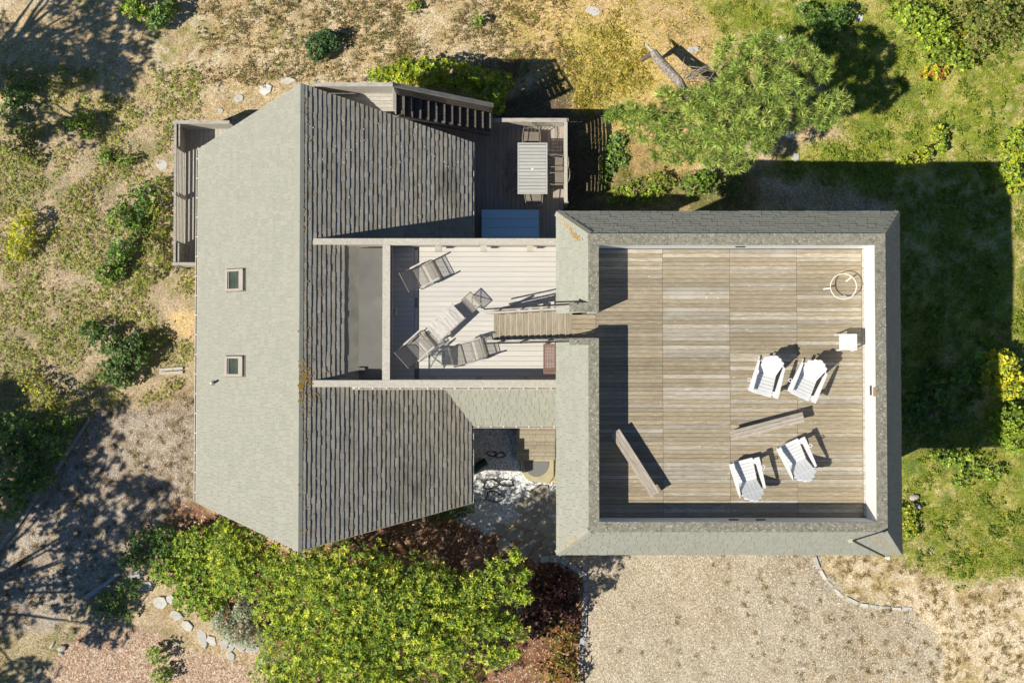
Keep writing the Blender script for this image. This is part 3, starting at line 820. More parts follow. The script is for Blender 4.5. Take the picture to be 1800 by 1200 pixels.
for (pxa, pya, pxb, pyb, n_) in ((983, 383, 1020, 420, 90), (985, 965, 1018, 945, 45), (1540, 945, 1575, 970, 30)):
    for _ in range(n_):
        t = random.random(); q0 = P(lerp(pxa, pxb, t) + random.gauss(0, 4), lerp(pya, pyb, t) + random.gauss(0, 4), 0)
        zz = lerp(ZS, ZT, t) if pxa < 1200 else lerp(ZT, ZS, t)
        p_ = P(lerp(pxa, pxb, t) + random.gauss(0, 3.0), lerp(pya, pyb, t) + random.gauss(0, 3.0), zz + .0)
        if p_.x < 3:
            h1 = ZS + (p_.x - sx0) / dW * (ZT - ZS)
            h2 = ZS + (p_.y - sy0) / dS * (ZT - ZS); h3 = ZS + (sy1 - p_.y) / dN * (ZT - ZS)
            p_.z = min(h1, h2, h3) + .005
        else:
            p_.z = min(ZS + (sx1 - p_.x) / dE * (ZT - ZS), ZS + (p_.y - sy0) / dS * (ZT - ZS)) + .005
        pts.append((p_, (-.3, 0, .9)))
blobs('lichen', 'lichen', pts, gar, .008, .026, .012)
# small fittings on the white parapet
for (px, py, wall) in ((1302, 433, 'n'), (1535, 686, 'e'), (1288, 911, 's'), (1335, 909, 's')):
    z = ZU + .52
    if wall == 'n': x = X_(px, z); MB().box(x - .12, x + .12, iy1 - .025, iy1 + .01, z - .03, z + .05).build('step_light', 'dark', gar)
    if wall == 's': x = X_(px, z); MB().box(x - .12, x + .12, iy0 - .01, iy0 + .025, z - .03, z + .05).build('step_light', 'dark', gar)
    if wall == 'e': yy = Y_(py, z); MB().box(ix1 - .025, ix1 + .01, yy - .12, yy + .12, z - .03, z + .05).build('step_light', 'dark', gar)
yy = Y_(688, ZT)
MB().box(ix1 - .03, ix1 - .0, yy - .12, yy + .10, ZT - .17, ZT - .045).build('outlet_plate', 'copper', gar)
# stucco-like lump of stone fill beside the opening
# pole
pb = P(1492, 946, 5.0)
pb.z = ZS + (pb.y - sy0) / dS * (ZT - ZS)
pole = thing('roof_pole', 'tall thin dark pole standing on the corner of the garage skirt', 'pole', pb)
MB().tube([(0, 0, -.05), (0, 0, 2.62)], [.03, .022], 8).build('mast', 'dark', pole)
MB().tube([(0, 0, 2.6), (0, 0, 2.72)], .045, 10).build('finial', 'gutter', pole)
MB().box(-.11, .05, -.05, .05, -.03, .05).build('base_plate', 'palewood', pole)

# ================================================================== STAIR to the roof deck
st = thing('roof_stair', 'steep wooden stair climbing from the pale deck to the roof deck', 'staircase', (0, 0, 0))
sX0, sX1 = X_(869, 2.48), X_(1006, ZU); yA, yB = .80, 1.58
NT = 13; run = (sX1 - sX0) / NT; rise = (ZU - ZM) / (NT + 1)
for i in range(NT):
    board('tread', 'stairwood', sX0 + i * run - .02, sX0 + (i + 1) * run + .01, yA + .04, yB - .04, ZM + (i + 1) * rise, .04, st)
    board('nosing', 'palewood', sX0 + i * run - .024, sX0 + i * run - .004, yA + .045, yB - .045, ZM + (i + 1) * rise + .004, .03, st)
    board('riser', 'dark', sX0 + (i + 1) * run - .012, sX0 + (i + 1) * run + .005, yA + .05, yB - .05, ZM + (i + 1) * rise - .01, rise, st)
for yy in (yA + .0, yB - .0):
    MB().bar((sX0 - .10, yy, ZM + .16), (sX1, yy, ZU + .10), .05, .36).build('stringer', 'greywood', st)
    sg_ = -1 if yy < 1.2 else 1
    yr = yy + sg_ * .08
    MB().tube([(sX0 - .27, yr, ZM + .84), (sX1 + .1, yr, ZU + .95)], .02, 8).build('handrail', 'dark', st)
    for t in (.06, .36, .68, .97):
        x = lerp(sX0, sX1, t); z = lerp(ZM + .1, ZU, t)
        MB().bar((x, yr - sg_ * .02, z - .1), (x, yr - sg_ * .02, z + .86), .05, .05).build('post', 'greywood', st)
    MB().bar((sX0 - .05, yr - sg_ * .02, ZM + .52), (sX1, yr - sg_ * .02, ZU + .44), .03, .07).build('mid_rail', 'greywood', st)

# ================================================================== LOWER DINING DECK
dk = thing('dining_deck', 'low grey timber deck with board railing holding the dining table', 'deck')
dx0, dx1 = X_(700, ZL), X_(993, ZL + .6); dy0, dy1 = YN1 - .05, Y_(212, ZL + .9)
nb = 38; dxb = (dx1 - dx0) / nb
dfl = thing('deck_floor', None, None); dfl.parent = dk
for i in range(nb):
    board('board', 'lowerboard', dx0 + i * dxb, dx0 + (i + 1) * dxb - .007, dy0, dy1, ZL, .03, dfl)
MB().box(dx0, dx1, dy0, dy1, ZL - .25, ZL - .035).build('deck_frame', 'dark', dk)
for x in (dx0 + .2, (dx0 + dx1) / 2, dx1 - .15):
    for y_ in (dy0 + .3, dy1 - .15):
        MB().box(x - .06, x + .06, y_ - .06, y_ + .06, -3.0, ZL - .2).build('pier', 'greywood', dk)
ZR2 = ZL + .92
rl = thing('railing', None, None); rl.parent = dk
xr0 = X_(742, ZR2)
MB().box(xr0, dx1 + .05, dy1 - .05, dy1 + .07, ZR2 - .03, ZR2).build('rail_cap', 'greywood', rl)
for k in range(6):
    z0 = ZL + .06 + k * .142
    MB().box(xr0, dx1 - .02, dy1 - .012, dy1 + .012, z0, z0 + .125).build('slat', 'palewood', rl)
ye = Y_(355, ZR2)
MB().box(dx1 - .03, dx1 + .07, ye, dy1 - .054, ZR2 - .03, ZR2 + .002).build('rail_cap', 'palewood', rl)
for k in range(6):
    z0 = ZL + .06 + k * .142
    MB().box(dx1 - .012, dx1 + .012, ye, dy1 - .02, z0, z0 + .085).build('slat', 'palewood', rl)
for p_ in ((dx1, dy1), (dx1, ye), (dx1, (ye + dy1) / 2), (xr0 + .05, dy1), ((xr0 + dx1) / 2, dy1)):
    MB().box(p_[0] + .014, p_[0] + .10, p_[1] - .045 + .03, p_[1] + .045 + .03, ZL - .3, ZR2 - .034).build('post', 'greywood', rl)
# blue bench/box lid
bz = ZL + .48
bl = thing('storage_bench', 'long low bench with a light blue boarded top against the deck wall', 'bench', P(897, 400, bz) - Vector((0, 0, .48)))
bw, bh = X_(948, bz) - X_(847, bz), Y_(384, bz) - dy0 - .02
for k in range(4):
    MB().box(-bw / 2, bw / 2, -bh / 2 + k * bh / 4, -bh / 2 + (k + 1) * bh / 4 - .008, .44, .48).build('slat', 'blue', bl)
MB().box(-bw / 2 + .03, bw / 2 - .03, -bh / 2 + .03, bh / 2 - .03, .06, .437).build('body', 'blue', bl)
for sx in (-1, 1):
    for sy in (-1, 1):
        MB().box(sx * bw / 2 - sx * .1, sx * bw / 2 - sx * .04, sy * bh / 2 - sy * .1, sy * bh / 2 - sy * .04, 0, .057).build('foot', 'blue', bl)

# dining table
tz = ZL + .72
tc_ = P(936, 296, tz); tc_.z = ZL
tb = thing('dining_table', 'grey slatted patio table with a white umbrella hole plug', 'table', tc_)
tw, tl = X_(963, tz) - X_(910.5, tz), Y_(251, tz) - Y_(341, tz)
ns = 14
for k in range(ns):
    a = -tl / 2 + .05 + k * (tl - .1) / ns
    MB().box(-tw / 2 + .045, tw / 2 - .045, a, a + (tl - .1) / ns - .014, .69, .715).build('slat', 'tabletop', tb)
for (a, b_, c_, d_) in ((-tw / 2, -tw / 2 + .04, -tl / 2, tl / 2), (tw / 2 - .04, tw / 2, -tl / 2, tl / 2), (-tw / 2 + .041, tw / 2 - .041, -tl / 2, -tl / 2 + .04), (-tw / 2 + .041, tw / 2 - .041, tl / 2 - .04, tl / 2)):
    MB().box(a, b_, c_, d_, .67, .72).build('rim', 'tabletop', tb)
for sx in (-1, 1):
    for sy in (-1, 1):
        MB().bar((sx * (tw / 2 - .08), sy * (tl / 2 - .1), .68), (sx * (tw / 2 - .06), sy * (tl / 2 - .08), 0), .05, .05).build('leg', 'bronze', tb)
MB().tube([(0, -.02, .70), (0, -.02, .725)], .035, 12).build('umbrella_plug', 'white', tb)

def dining_chair():
    c = thing('dining_chair', 'x', 'chair', (0, 0, 0), group='metal chairs around the dining table')
    MB().hexa([(-.23, -.22, .40), (.23, -.22, .40), (.25, .24, .43), (-.25, .24, .43)], [(-.23, -.22, .425), (.23, -.22, .425), (.25, .24, .45), (-.25, .24, .45)]).build('seat', 'bronze', c)
    for sx in (-1, 1):
        MB().tube([(sx * .25, .24, .44), (sx * .27, .27, 0)], .014, 6).build('leg', 'bronze', c)
        MB().tube([(sx * .24, -.22, .42), (sx * .25, -.30, 0)], .014, 6).build('leg', 'bronze', c)
        MB().tube([(sx * .24, -.22, .42), (sx * .24, -.27, .68), (sx * .22, -.34, .86)], .013, 6).build('back_post', 'bronze', c)
        MB().tube([(sx * .25, -.26, .64), (sx * .28, .0, .65), (sx * .27, .2, .63), (sx * .255, .24, .44)], .015, 6).build('arm', 'bronze', c)
    MB().tube([(-.22, -.34, .86), (-.12, -.37, .93), (0, -.38, .955), (.12, -.37, .93), (.22, -.34, .86)], .014, 6).build('top_rail', 'bronze', c)
    MB().tube([(-.24, -.27, .66), (0, -.30, .66), (.24, -.27, .66)], .011, 6).build('back_rail', 'bronze', c)
    for sx in (-.12, 0, .12):
        MB().tube([(sx, -.23, .43), (sx * .9, -.30, .66), (sx * .7, -.375, .945)], .010, 6).build('back_bar', 'bronze', c)
    return c
dc = dining_chair()
spots = [((905, 282), -90, 'metal dining chair on the house side of the table near the deck railing end'),
         ((905, 317), -88, 'metal dining chair on the house side of the table near the blue bench end'),
         ((977, 290), 90, 'metal dining chair between table and slatted rail, near the sunlit corner'),
         ((979, 311), 86, 'metal dining chair between table and slatted rail, farther from the sunlit corner'),
         ((934, 244), 178, 'metal dining chair at the table end beside the sunlit deck corner'),
         ((938, 345), 3, 'metal dining chair at the table end facing away from the blue bench')]
for i, ((px, py), a, lab) in enumerate(spots):
    o = dc if i == 0 else copy_tree(dc)
    p_ = P(px, py, ZL + .45); p_.z = ZL
    o.location = p_; o.rotation_euler = (0, 0, R(a)); o['label'] = lab

# ================================================================== OUTDOOR LANDING AND STAIR (north side)
ZLA = 2.10
ls = thing('side_stair', 'weathered landing and wooden stair running down beside the hedge', 'staircase')
lx0, lx1 = X_(548, ZLA + .95), X_(688, ZLA + .95); ly1 = Y_(149, ZLA + .98); ly0 = 7.33
nb = 5
for i in range(nb):
    a = ly0 + (ly1 - ly0) * i / nb
    board('board', 'palewood', lx0, lx1, a, a + (ly1 - ly0) / nb - .008, ZLA, .03, ls)
MB().box(lx0, lx1 + .02, ly1 - .05, ly1 + .06, ZLA + .95, ZLA + .98).build('rail_cap', 'greywood', ls)
for k in range(6):
    MB().box(lx0, lx1, ly1 - .012, ly1 + .012, ZLA + .06 + k * .148, ZLA + .06 + k * .148 + .138).build('slat', 'palewood', ls)
for x in (lx0 + .04, (lx0 + lx1) / 2, lx1 - .02):
    MB().box(x - .045, x + .045, ly1 + .014, ly1 + .10, -2.9, ZLA + .946).build('post', 'greywood', ls)
nst = 12; ZLE = -.40; xs1 = X_(862, ZLE); ys0, ys1 = ly1 - .60, ly1
rn = (xs1 - lx1) / nst; rs = (ZLA - ZLE) / (nst + 1)
for i in range(nst):
    board('riser', 'shadedwood', lx1 + i * rn - .01, lx1 + i * rn + .008, ys0, ys1 - .04, ZLA - i * rs - .045, rs - .05, ls)
    board('tread', 'shadedwood', lx1 + i * rn + .0, lx1 + (i + 1) * rn + .02, ys0, ys1 - .04, ZLA - (i + 1) * rs, .04, ls)
for yy in (ys0 - .03, ys1):
    MB().bar((lx1, yy, ZLA - .15), (xs1, yy, ZLE - .15), .05, .26).build('stringer', 'shadedwood', ls)
MB().bar((lx1 - .05, ys1 + .02, ZLA + .97), (xs1 + .1, ys1 + .02, ZLE + .97), .12, .035).build('rail_cap', 'greywood', ls)
for k in range(4):
    MB().bar((lx1, ys1 + .0, ZLA + .15 + k * .2), (xs1, ys1 + .0, ZLE + .15 + k * .2), .025, .12).build('slat', 'shadedwood', ls)
for t in (.0, .33, .66, 1.0):
    x = lerp(lx1, xs1, t); z = lerp(ZLA, ZLE, t)
    MB().box(x - .045, x + .045, ys1 + .028, ys1 + .11, -2.9, z + .93).build('post', 'greywood', ls)
for k in range(5):
    MB().bar((lx1 + .02, ys0 - .02, ZLA + .12 + k * .18), (lx1 + .02, ys1 - .05, ZLA + .12 + k * .18), .025, .08).build('gate_slat', 'palewood', ls)

# ================================================================== BALCONY (west side)
ZB = -1.0
bc = thing('balcony', 'narrow wooden balcony with slatted rail below the house eave', 'balcony')
bx0, bx1 = X_(306, ZB + .97), wx0 - .02; by0, by1 = Y_(464, ZB + .97), Y_(215, ZB + .97)
nb = 11; dd = (bx1 - bx0) / nb
for i in range(nb):
    board('board', 'palewood', bx0 + i * dd, bx0 + (i + 1) * dd - .008, by0, by1, ZB, .03, bc)
for yy in (by0, by1):
    MB().box(bx0 - .04, bx1, yy - .05, yy + .05, ZB + .95, ZB + .98).build('rail_cap', 'greywood', bc)
    for k in range(6):
        MB().box(bx0, bx1, yy - .012, yy + .012, ZB + .05 + k * .148, ZB + .05 + k * .148 + .14).build('slat', 'palewood', bc)
MB().box(bx0 - .04, bx0 + .03, by0 + .054, by1 - .054, ZB + .95, ZB + .982).build('rail_cap', 'greywood', bc)
yp0, yp1 = Y_(262, ZB + .5), Y_(430, ZB + .5)
for k in range(6):
    z0 = ZB + .05 + k * .15
    MB().box(bx0 - .012, bx0 + .012, yp1, yp0, z0, z0 + .075).build('slat', 'palewood', bc)
for a, b_ in ((by0 + .016, yp1 - .003), (yp0 + .003, by1 - .016)):
    MB().box(bx0 - .012, bx0 + .012, a, b_, ZB + .0, ZB + .945).build('panel', 'greywood', bc)
    MB().box(bx0 + .014, bx0 + .12, a, b_, ZB + .90, ZB + .93).build('ledge', 'greywood', bc)
for yy in (by0, yp1, Y_(345, ZB + .5), yp0, by1):
    MB().box(bx0 - .10, bx0 - .014, yy - .045, yy + .045, -2.8, ZB + .945).build('post', 'greywood', bc)
MB().box(bx0 + .03, bx0 + .09, Y_(347, ZB + .5), Y_(342, ZB + .5), ZB, ZB + .94).build('baluster', 'greywood', bc)
MB().box(bx0, bx1, by0, by1, ZB - .2, ZB - .034).build('deck_frame', 'dark', bc)

# ================================================================== ENTRY STEPS
es = thing('entry_steps', 'three broad wooden steps below the porch gutter', 'steps')
ex0, ex1 = X_(908, -1), X_(976, -1)
for i, (pa, pbb, z) in enumerate(((735, 770, -.92), (769, 789, -1.09), (788, 808, -1.26))):
    y0, y1 = Y_(pbb, z), Y_(pa, z)
    nbd = 3 if i else 5
    for k in range(nbd):
        board('board', 'stairwood', ex0, ex1, y0 + (y1 - y0) * k / nbd, y0 + (y1 - y0) * (k + 1) / nbd - .008, z, .04, es)
    MB().box(ex0 + .02, ex1 - .02, y0 + .03, y1 - .01, -1.8, z - .045).build('riser', 'siding', es)
sl = thing('door_slab', 'tan stone slab in front of the entry steps', 'slab', (0, 0, 0))
MB().prism([tuple(P(a, b_, -1.42)[:2]) for a, b_ in ((914, 806), (973, 806), (973, 838), (965, 850), (930, 845), (917, 830))], -1.8, -1.42).build('slab', 'slab', sl)
arc = [tuple(P(943 + 22 * math.cos(t), 811 + 27 * math.sin(t), -1.40)[:2]) for t in np.linspace(0, math.pi, 14)]
MB().prism(arc, -1.418, -1.40).build('door_mat', 'mat', None, label='half round grey door mat on the tan slab', cat='door mat')

# flagstones
fs = thing('flagstone_path', 'irregular grey flagstones leading from the entry to the driveway', 'path')
def stone_poly(cx, cy, rx, ry, z, k=7):
    out = []
    a0 = random.random() * 6
    for i in range(k):
        t = a0 + 6.283 * i / k + random.uniform(-.2, .2)
        r = random.uniform(.85, 1.1)
        out.append(tuple(P(cx + rx * r * math.cos(t), cy + ry * r * math.sin(t), z)[:2]))
    return out
for (cx, cy, rx, ry) in ((948, 868, 19, 16), (922, 890, 15, 14), (953, 895, 16, 15), (972, 888, 10, 18), (930, 917, 19, 14), (962, 924, 17, 15), (905, 938, 18, 13), (938, 948, 17, 14), (968, 956, 17, 15), (915, 968, 18, 13), (950, 975, 18, 12), (990, 985, 16, 10), (1010, 995, 12, 9), (885, 955, 13, 11), (880, 930, 12, 10)):
    g = Gp(cx, cy)
    MB().prism(stone_poly(cx, cy, rx * 1.12, ry * 1.15, g.z, random.choice((6, 7, 8))), g.z - .1, g.z + .03 + random.random() * .012).build('flagstone', 'flag', fs)

# cobble edging
def edging(name, label, pts, mat, w, l, h, gap=.01):
    e = thing(name, label, 'edging')
    W = [Gp(a, b_) for a, b_ in pts]
    for i in range(len(W) - 1):
        a, b_ = W[i], W[i + 1]
        d = b_ - a; L = d.length; n_ = max(1, int(round(L / l)))
        for k in range(n_):
            p, q_ = a.lerp(b_, k / n_), a.lerp(b_, (k + 1) / n_)
            dd_ = (q_ - p).normalized()
            up = Vector((random.uniform(-.1, .1), random.uniform(-.1, .1), 1))
            j = Vector((random.uniform(-.015, .015), random.uniform(-.015, .015), random.uniform(-.01, .02)))
            MB().bar(p + dd_ * gap + j, q_ - dd_ * gap + j, w * random.uniform(.75, 1.2), h, up).build('edging_stone', mat, e)
edging('cobble_edging', 'curved granite cobble edging round the purple leaved bed', [(950, 983), (966, 981), (985, 981), (998, 990), (1012, 1000), (1026, 1010)], 'cobble', .17, .26, .22)
edging('driveway_edging', 'straight line of pale stones between the shrub bed and the driveway', [(1028, 985), (1029, 1040), (1027, 1100), (1021, 1150), (1020, 1215)], 'cobble', .14, .34, .12, .02)
edging('gravel_edging', 'curved line of flat stones where driveway gravel meets sandy ground', [(1431, 975), (1440, 1000), (1452, 1020), (1465, 1033), (1485, 1050), (1510, 1062), (1545, 1067), (1605, 1070)], 'palestone', .10, .33, .05, .04)
edging('timber_edging', 'long thin grey edging boards beside the shaded gravel path', [(160, 735), (128, 782), (95, 835), (60, 880), (30, 925), (-10, 975)], 'greywood', .11, 1.2, .16)
edging('board_edging', 'short grey edging board between gravel and the shaded shrubs', [(212, 1005), (180, 1030), (152, 1050)], 'cobble', .14, .9, .14)

# rocks
def rock(px, py, rx, ry, h, rz, mat='stone'):
    g = Gp(px, py); s = (57.0)
    b = MB(); k = 9; rows = [(0.0, .8), (.45, 1.0), (.85, .75), (1.0, .35)]
    rr = [[random.uniform(.82, 1.12) for _ in range(k)] for _ in rows]
    vs = []
    for (hh, sc), rj in zip(rows, rr):
        for i in range(k):
            t = 6.283 * i / k
            x, y = rx / s * sc * rj[i] * math.cos(t), ry / s * sc * rj[i] * math.sin(t)
            vs.append((x * math.cos(rz) - y * math.sin(rz), x * math.sin(rz) + y * math.cos(rz), hh * h - .04))
    f = [(r * k + i, r * k + (i + 1) % k, (r + 1) * k + (i + 1) % k, (r + 1) * k + i) for r in range(3) for i in range(k)] + [tuple(3 * k + i for i in range(k))]
    b.add(vs, f)
    return b, g
for (px, py, rx, ry, h, rz, lab, grp) in (
        (110, 1138, 9, 6, .18, .4, 'largest pale rounded rock at the gravel corner', None), (92, 1133, 9, 3, .1, 1.0, 'slender flat pale rock beside the gravel corner', None),
        (107, 1148, 5, 4, .12, 0, 'small tan rock touching the largest rounded rock', None), (70, 1178, 8, 5, .15, .9, 'oblong pale rock on the dry grass and mulch boundary', None),
        (64, 1195, 5, 5, .12, 0, 'white round rock at the lower tip of the rock row', None), (168, 1095, 5, 4, .1, 0, 'small pale stone among the shaded gravel and mulch', 's'),
        (154, 1092, 3.5, 3, .08, 0, 'small pale stone among the shaded gravel and mulch', 's'), (124, 1087, 4, 5, .08, 0, 'small pale stone among the shaded gravel and mulch', 's'),
        (140, 1066, 4, 3, .08, 0, 'small pale stone among the shaded gravel and mulch', 's'), (117, 1115, 3, 3, .07, 0, 'small pale stone among the shaded gravel and mulch', 's'),
        (1606, 874, 10, 7, .2, .4, 'white angular rock beside the yellow bush at the garage corner', None), (1612, 889, 8, 5, .15, -.5, 'pale split rock next to a white angular rock', None)):
    b, g = rock(px, py, rx, ry, h, rz)
    o = b.build('rock', 'stone', None, label=lab, cat='rock', group='small stones in the shade' if grp else None)
    o.location = g
def slab_stone(px, py, rx, ry, h, rz):
    g = Gp(px, py); b = MB(); k = random.choice((5, 6, 6, 7)); a0 = random.random() * 6
    pts = []
    for i in range(k):
        t = a0 + 6.283 * i / k + random.uniform(-.28, .28); q = random.uniform(.85, 1.15)
        x, y = rx / 57 * q * math.cos(t), ry / 57 * q * math.sin(t)
        pts.append((x * math.cos(rz) - y * math.sin(rz), x * math.sin(rz) + y * math.cos(rz)))
    tx, ty = random.uniform(-.12, .12), random.uniform(-.12, .12)
    lo = [(x, y, -.12) for x, y in pts]; mi = [(x, y, h * .7 + x * tx + y * ty) for x, y in pts]; hi = [(x * .9, y * .9, h + x * tx + y * ty) for x, y in pts]
    b.add(lo + mi + hi, [(r_ * k + i, r_ * k + (i + 1) % k, (r_ + 1) * k + (i + 1) % k, (r_ + 1) * k + i) for r_ in range(2) for i in range(k)] + [tuple(2 * k + i for i in range(k))])
    return b, g
# flat ledge stones of the bank under the big tree
bk = thing('stone_bank', 'row of flat pale stones holding the bank under the big shrub', 'stones')
for (px, py, rx, ry, rz) in ((240, 1010, 14, 9, .3), (258, 1030, 13, 9, -.4), (283, 1057, 14, 11, .1), (300, 1052, 9, 8, 0), (310, 1080, 12, 7, -.5), (331, 1100, 12, 8, -.7), (356, 1120, 8, 17, .35), (372, 1125, 8, 11, .3), (396, 1128, 9, 15, -.4), (408, 1135, 6, 13, -.5), (424, 1132, 12, 13, 0), (445, 1140, 11, 7, .3), (460, 1162, 10, 5, .4), (407, 1152, 6, 8, 0)):
    b, g = slab_stone(px, py, rx * 1.05, ry * 1.05, .05, rz)
    o = b.build('ledge_stone', 'palestone', bk); o.location = g
ps = thing('stepping_stones', 'scattered flat stepping stones in the dry grass above the house', 'stones')
for (px, py, rx, ry, rz) in ((466, 158, 14, 10, .2), (420, 172, 9, 8, 0), (388, 195, 6, 6, .3), (507, 142, 14, 7, 0), (1042, 20, 15, 9, -.2), (1220, 87, 13, 6, .1), (1375, 70, 10, 9, 0), (1398, 276, 9, 9, 0), (1510, 32, 9, 6, .4), (1390, 237, 10, 8, 0), (285, 290, 10, 12, 0)):
    b, g = slab_stone(px, py, rx, ry, .03, rz)
    o = b.build('flat_stone', 'palestone', ps); o.location = g
pl = thing('plank_pair', 'two pale weathered planks lying by the leafy shrub', 'plank')
for k in range(2):
    a, b_ = Gp(281, 650 + k * 6), Gp(322, 647 + k * 7)
    MB().bar(a + Vector((0, 0, .05)), b_ + Vector((0, 0, .05)), .09, .04).build('plank', 'palewood', pl)
# green downspout, hose loops
a, b_ = P(832, 826, -1.40), P(855, 810, -1.40)
MB().tube([a, b_], .13, 10).build('downspout', 'green_pipe', None, label='dark green plastic pipe lying on the white pebbles', cat='pipe')
hs = MB()
for (cx, cy, r, n0) in ((862, 850, 13, 22), (891, 848, 12, 22), (868, 872, 15, 22), (865, 797, 8, 16), (880, 799, 8, 16)):
    hp = []
    for i in range(n0):
        t = 6.0 * i / (n0 - 1) + cx
        g = Gp(cx + r * (1 + .25 * math.sin(3 * t + cx)) * math.cos(t), cy + r * .6 * (1 + .25 * math.cos(2 * t + cy)) * math.sin(t))
        hp.append(g + Vector((0, 0, .05)))
    hs.tube(hp, .016, 6)
hs.build('soaker_hose', 'hose', None, label='black hose looping over the white pebbles', cat='hose')

# ================================================================== FURNITURE on the roof deck
def adirondack():
    c = thing('adirondack_chair', 'x', 'chair', (0, 0, 0), group='white lounge chairs on the roof deck')
    for k in range(6):                                        # seat slats, front is +y
        y0 = .30 - k * .092
        z0 = .36 - k * .022
        MB().hexa([(-.25, y0, z0 - .025), (.25, y0, z0 - .025), (.25, y0 + .084, z0 - .005), (-.25, y0 + .084, z0 - .005)],
                  [(-.25, y0, z0), (.25, y0, z0), (.25, y0 + .084, z0 + .02), (-.25, y0 + .084, z0 + .02)]).build('seat_slat', 'plastic', c)
    ht = [.75, .82, .85, .82, .75]
    for k in range(5):
        xb0, xb1 = -.24 + k * .096, -.24 + (k + 1) * .096 - .007
        f = 1.14
        yb, zb = -.15, .24
        yt = lambda z: -.15 - (z - .24) * .78
        zt = ht[k]
        zl_, zr_ = zt - (.05 if k == 0 else .025 if k == 1 else 0), zt - (.05 if k == 4 else .025 if k == 3 else 0)
        bot = [(xb0, yb - .022, zb), (xb1, yb - .022, zb), (xb1, yb, zb), (xb0, yb, zb)]
        top = [(xb0 * f, yt(zl_) - .022, zl_), (xb1 * f, yt(zr_) - .022, zr_), (xb1 * f, yt(zr_), zr_), (xb0 * f, yt(zl_), zl_)]
        MB().hexa(bot, top).build('back_slat', 'plastic', c)
    MB().bar((-.30, -.455, .58), (.30, -.455, .58), .03, .07, (0, .5, .9)).build('back_brace', 'plastic', c)
    for sx in (-1, 1):
        MB().prism([(sx * .27, .40), (sx * .40, .40), (sx * .405, .30), (sx * .37, -.42), (sx * .31, -.44), (sx * .285, -.1)], .525, .55).build('arm', 'plastic', c)
        MB().box(sx * .268, sx * .302, .24, .36, 0, .523).build('front_leg', 'plastic', c)
        MB().hexa([(sx * .258 - .012, .38, .25), (sx * .258 + .012, .38, .25), (sx * .258 + .012, -.58, 0), (sx * .258 - .012, -.58, 0)],
                  [(sx * .258 - .012, .38, .355), (sx * .258 + .012, .38, .355), (sx * .258 + .012, -.58, .07), (sx * .258 - .012, -.58, .07)]).build('rear_leg', 'plastic', c)
    MB().box(-.25, .25, .385, .405, .26, .375).build('apron', 'plastic', c)
    ring = [(.44 + .042 * math.cos(t), .12 + .042 * math.sin(t), .54) for t in np.linspace(0, 2 * math.pi, 13)]
    MB().tube(ring, .012, 6, cap=False).build('cup_holder', 'plastic', c)
    return c
ac = adirondack()
for i, (fx_, fy_, bx_, by_, lab) in enumerate((
        (1306, 808, 1328, 868, 'white lounge chair nearest the shaded parapet strip, its back towards that parapet'),
        (1387, 777, 1421, 834, 'white lounge chair with its front toward the long bench, next to the shaded strip chair'),
        (1339, 694, 1362, 640, 'white lounge chair in the pair below the side table, farther from that table'),
        (1406, 698, 1438, 648, 'white lounge chair in the pair below the side table, closer to that table'))):
    o = ac if i == 0 else copy_tree(ac)
    f = P(fx_, fy_, ZU + .37); b_ = P(bx_, by_, ZU + .87)
    d = Vector((f.x - b_.x, f.y - b_.y)).normalized()
    loc = Vector((f.x, f.y)) - d * .40
    o.location = (loc.x, loc.y, ZU + .004); o.rotation_euler = (0, 0, math.atan2(d.y, d.x) - math.pi / 2); o['label'] = lab
    s_ = .98; o.scale = (s_, s_, s_ * .95)

def bench(name, label, quad):
    h = .40
    q = [P(a, b_, ZU + h) for a, b_ in quad]
    a, b_ = (q[0] + q[3]) / 2, (q[1] + q[2]) / 2
    w = ((q[0] - q[3]).length + (q[1] - q[2]).length) / 2; L = (b_ - a).length
    d = (b_ - a).normalized(); c = (a + b_) / 2
    t = thing(name, label, 'bench', (c.x, c.y, ZU + .004), math.atan2(d.y, d.x))
    for k in range(3):
        y0 = -w / 2 + k * w / 3
        MB().box(-L / 2 + random.uniform(0, .02), L / 2 - random.uniform(0, .03), y0, y0 + w / 3 - .008, h - .045, h + random.uniform(-.003, .003)).build('plank', 'bench', t)
    for sx in (-1, 1):
        MB().box(sx * L / 2 - sx * .25, sx * L / 2 - sx * .20, -w / 2 + .02, w / 2 - .03, 0, h - .048).build('leg', 'bench', t)
    MB().box(-L / 2 + .255, L / 2 - .255, -.02, .02, .14, .24).build('stretcher', 'bench', t)
bench('plank_bench', 'grey plank bench lying between the two pairs of white chairs', ((1283, 757), (1411, 723), (1416, 741), (1285, 775)))
bench('plank_bench', 'grey plank bench alone, half in the shade of the parapet', ((1088, 752), (1160, 864), (1145, 876), (1074, 764)))

tz_ = ZU + .44
c_ = P(1491, 601, tz_)
stb = thing('side_table', 'small square white resin side table near the long white parapet', 'table', (c_.x, c_.y, ZU + .004))
for k in range(4):
    MB().box(-.225, .225, -.205 + k * .103, -.205 + k * .103 + .1015, .415, .44).build('top_slat', 'plastic', stb)
for sx in (-1, 1):
    MB().box(sx * .19 - .02, sx * .19 + .02, -.195, .195, .35, .412).build('apron', 'plastic', stb)
    for sy in (-1, 1):
        MB().bar((sx * .19, sy * .19, .41), (sx * .205, sy * .205, 0), .05, .03).build('leg', 'plastic', stb)
c_ = P(1482.5, 503.5, ZU + .24)
rg = thing('ring_stand', 'thin pale hoop on three short white feet near the deck corner', 'hoop', (c_.x, c_.y, ZU + .006))
ring = [(.325 * math.cos(t), .325 * math.sin(t), .24 + .03 * math.cos(t)) for t in np.linspace(0, 2 * math.pi, 41)]
MB().tube(ring, .013, 8, cap=False).build('hoop', 'ring', rg)
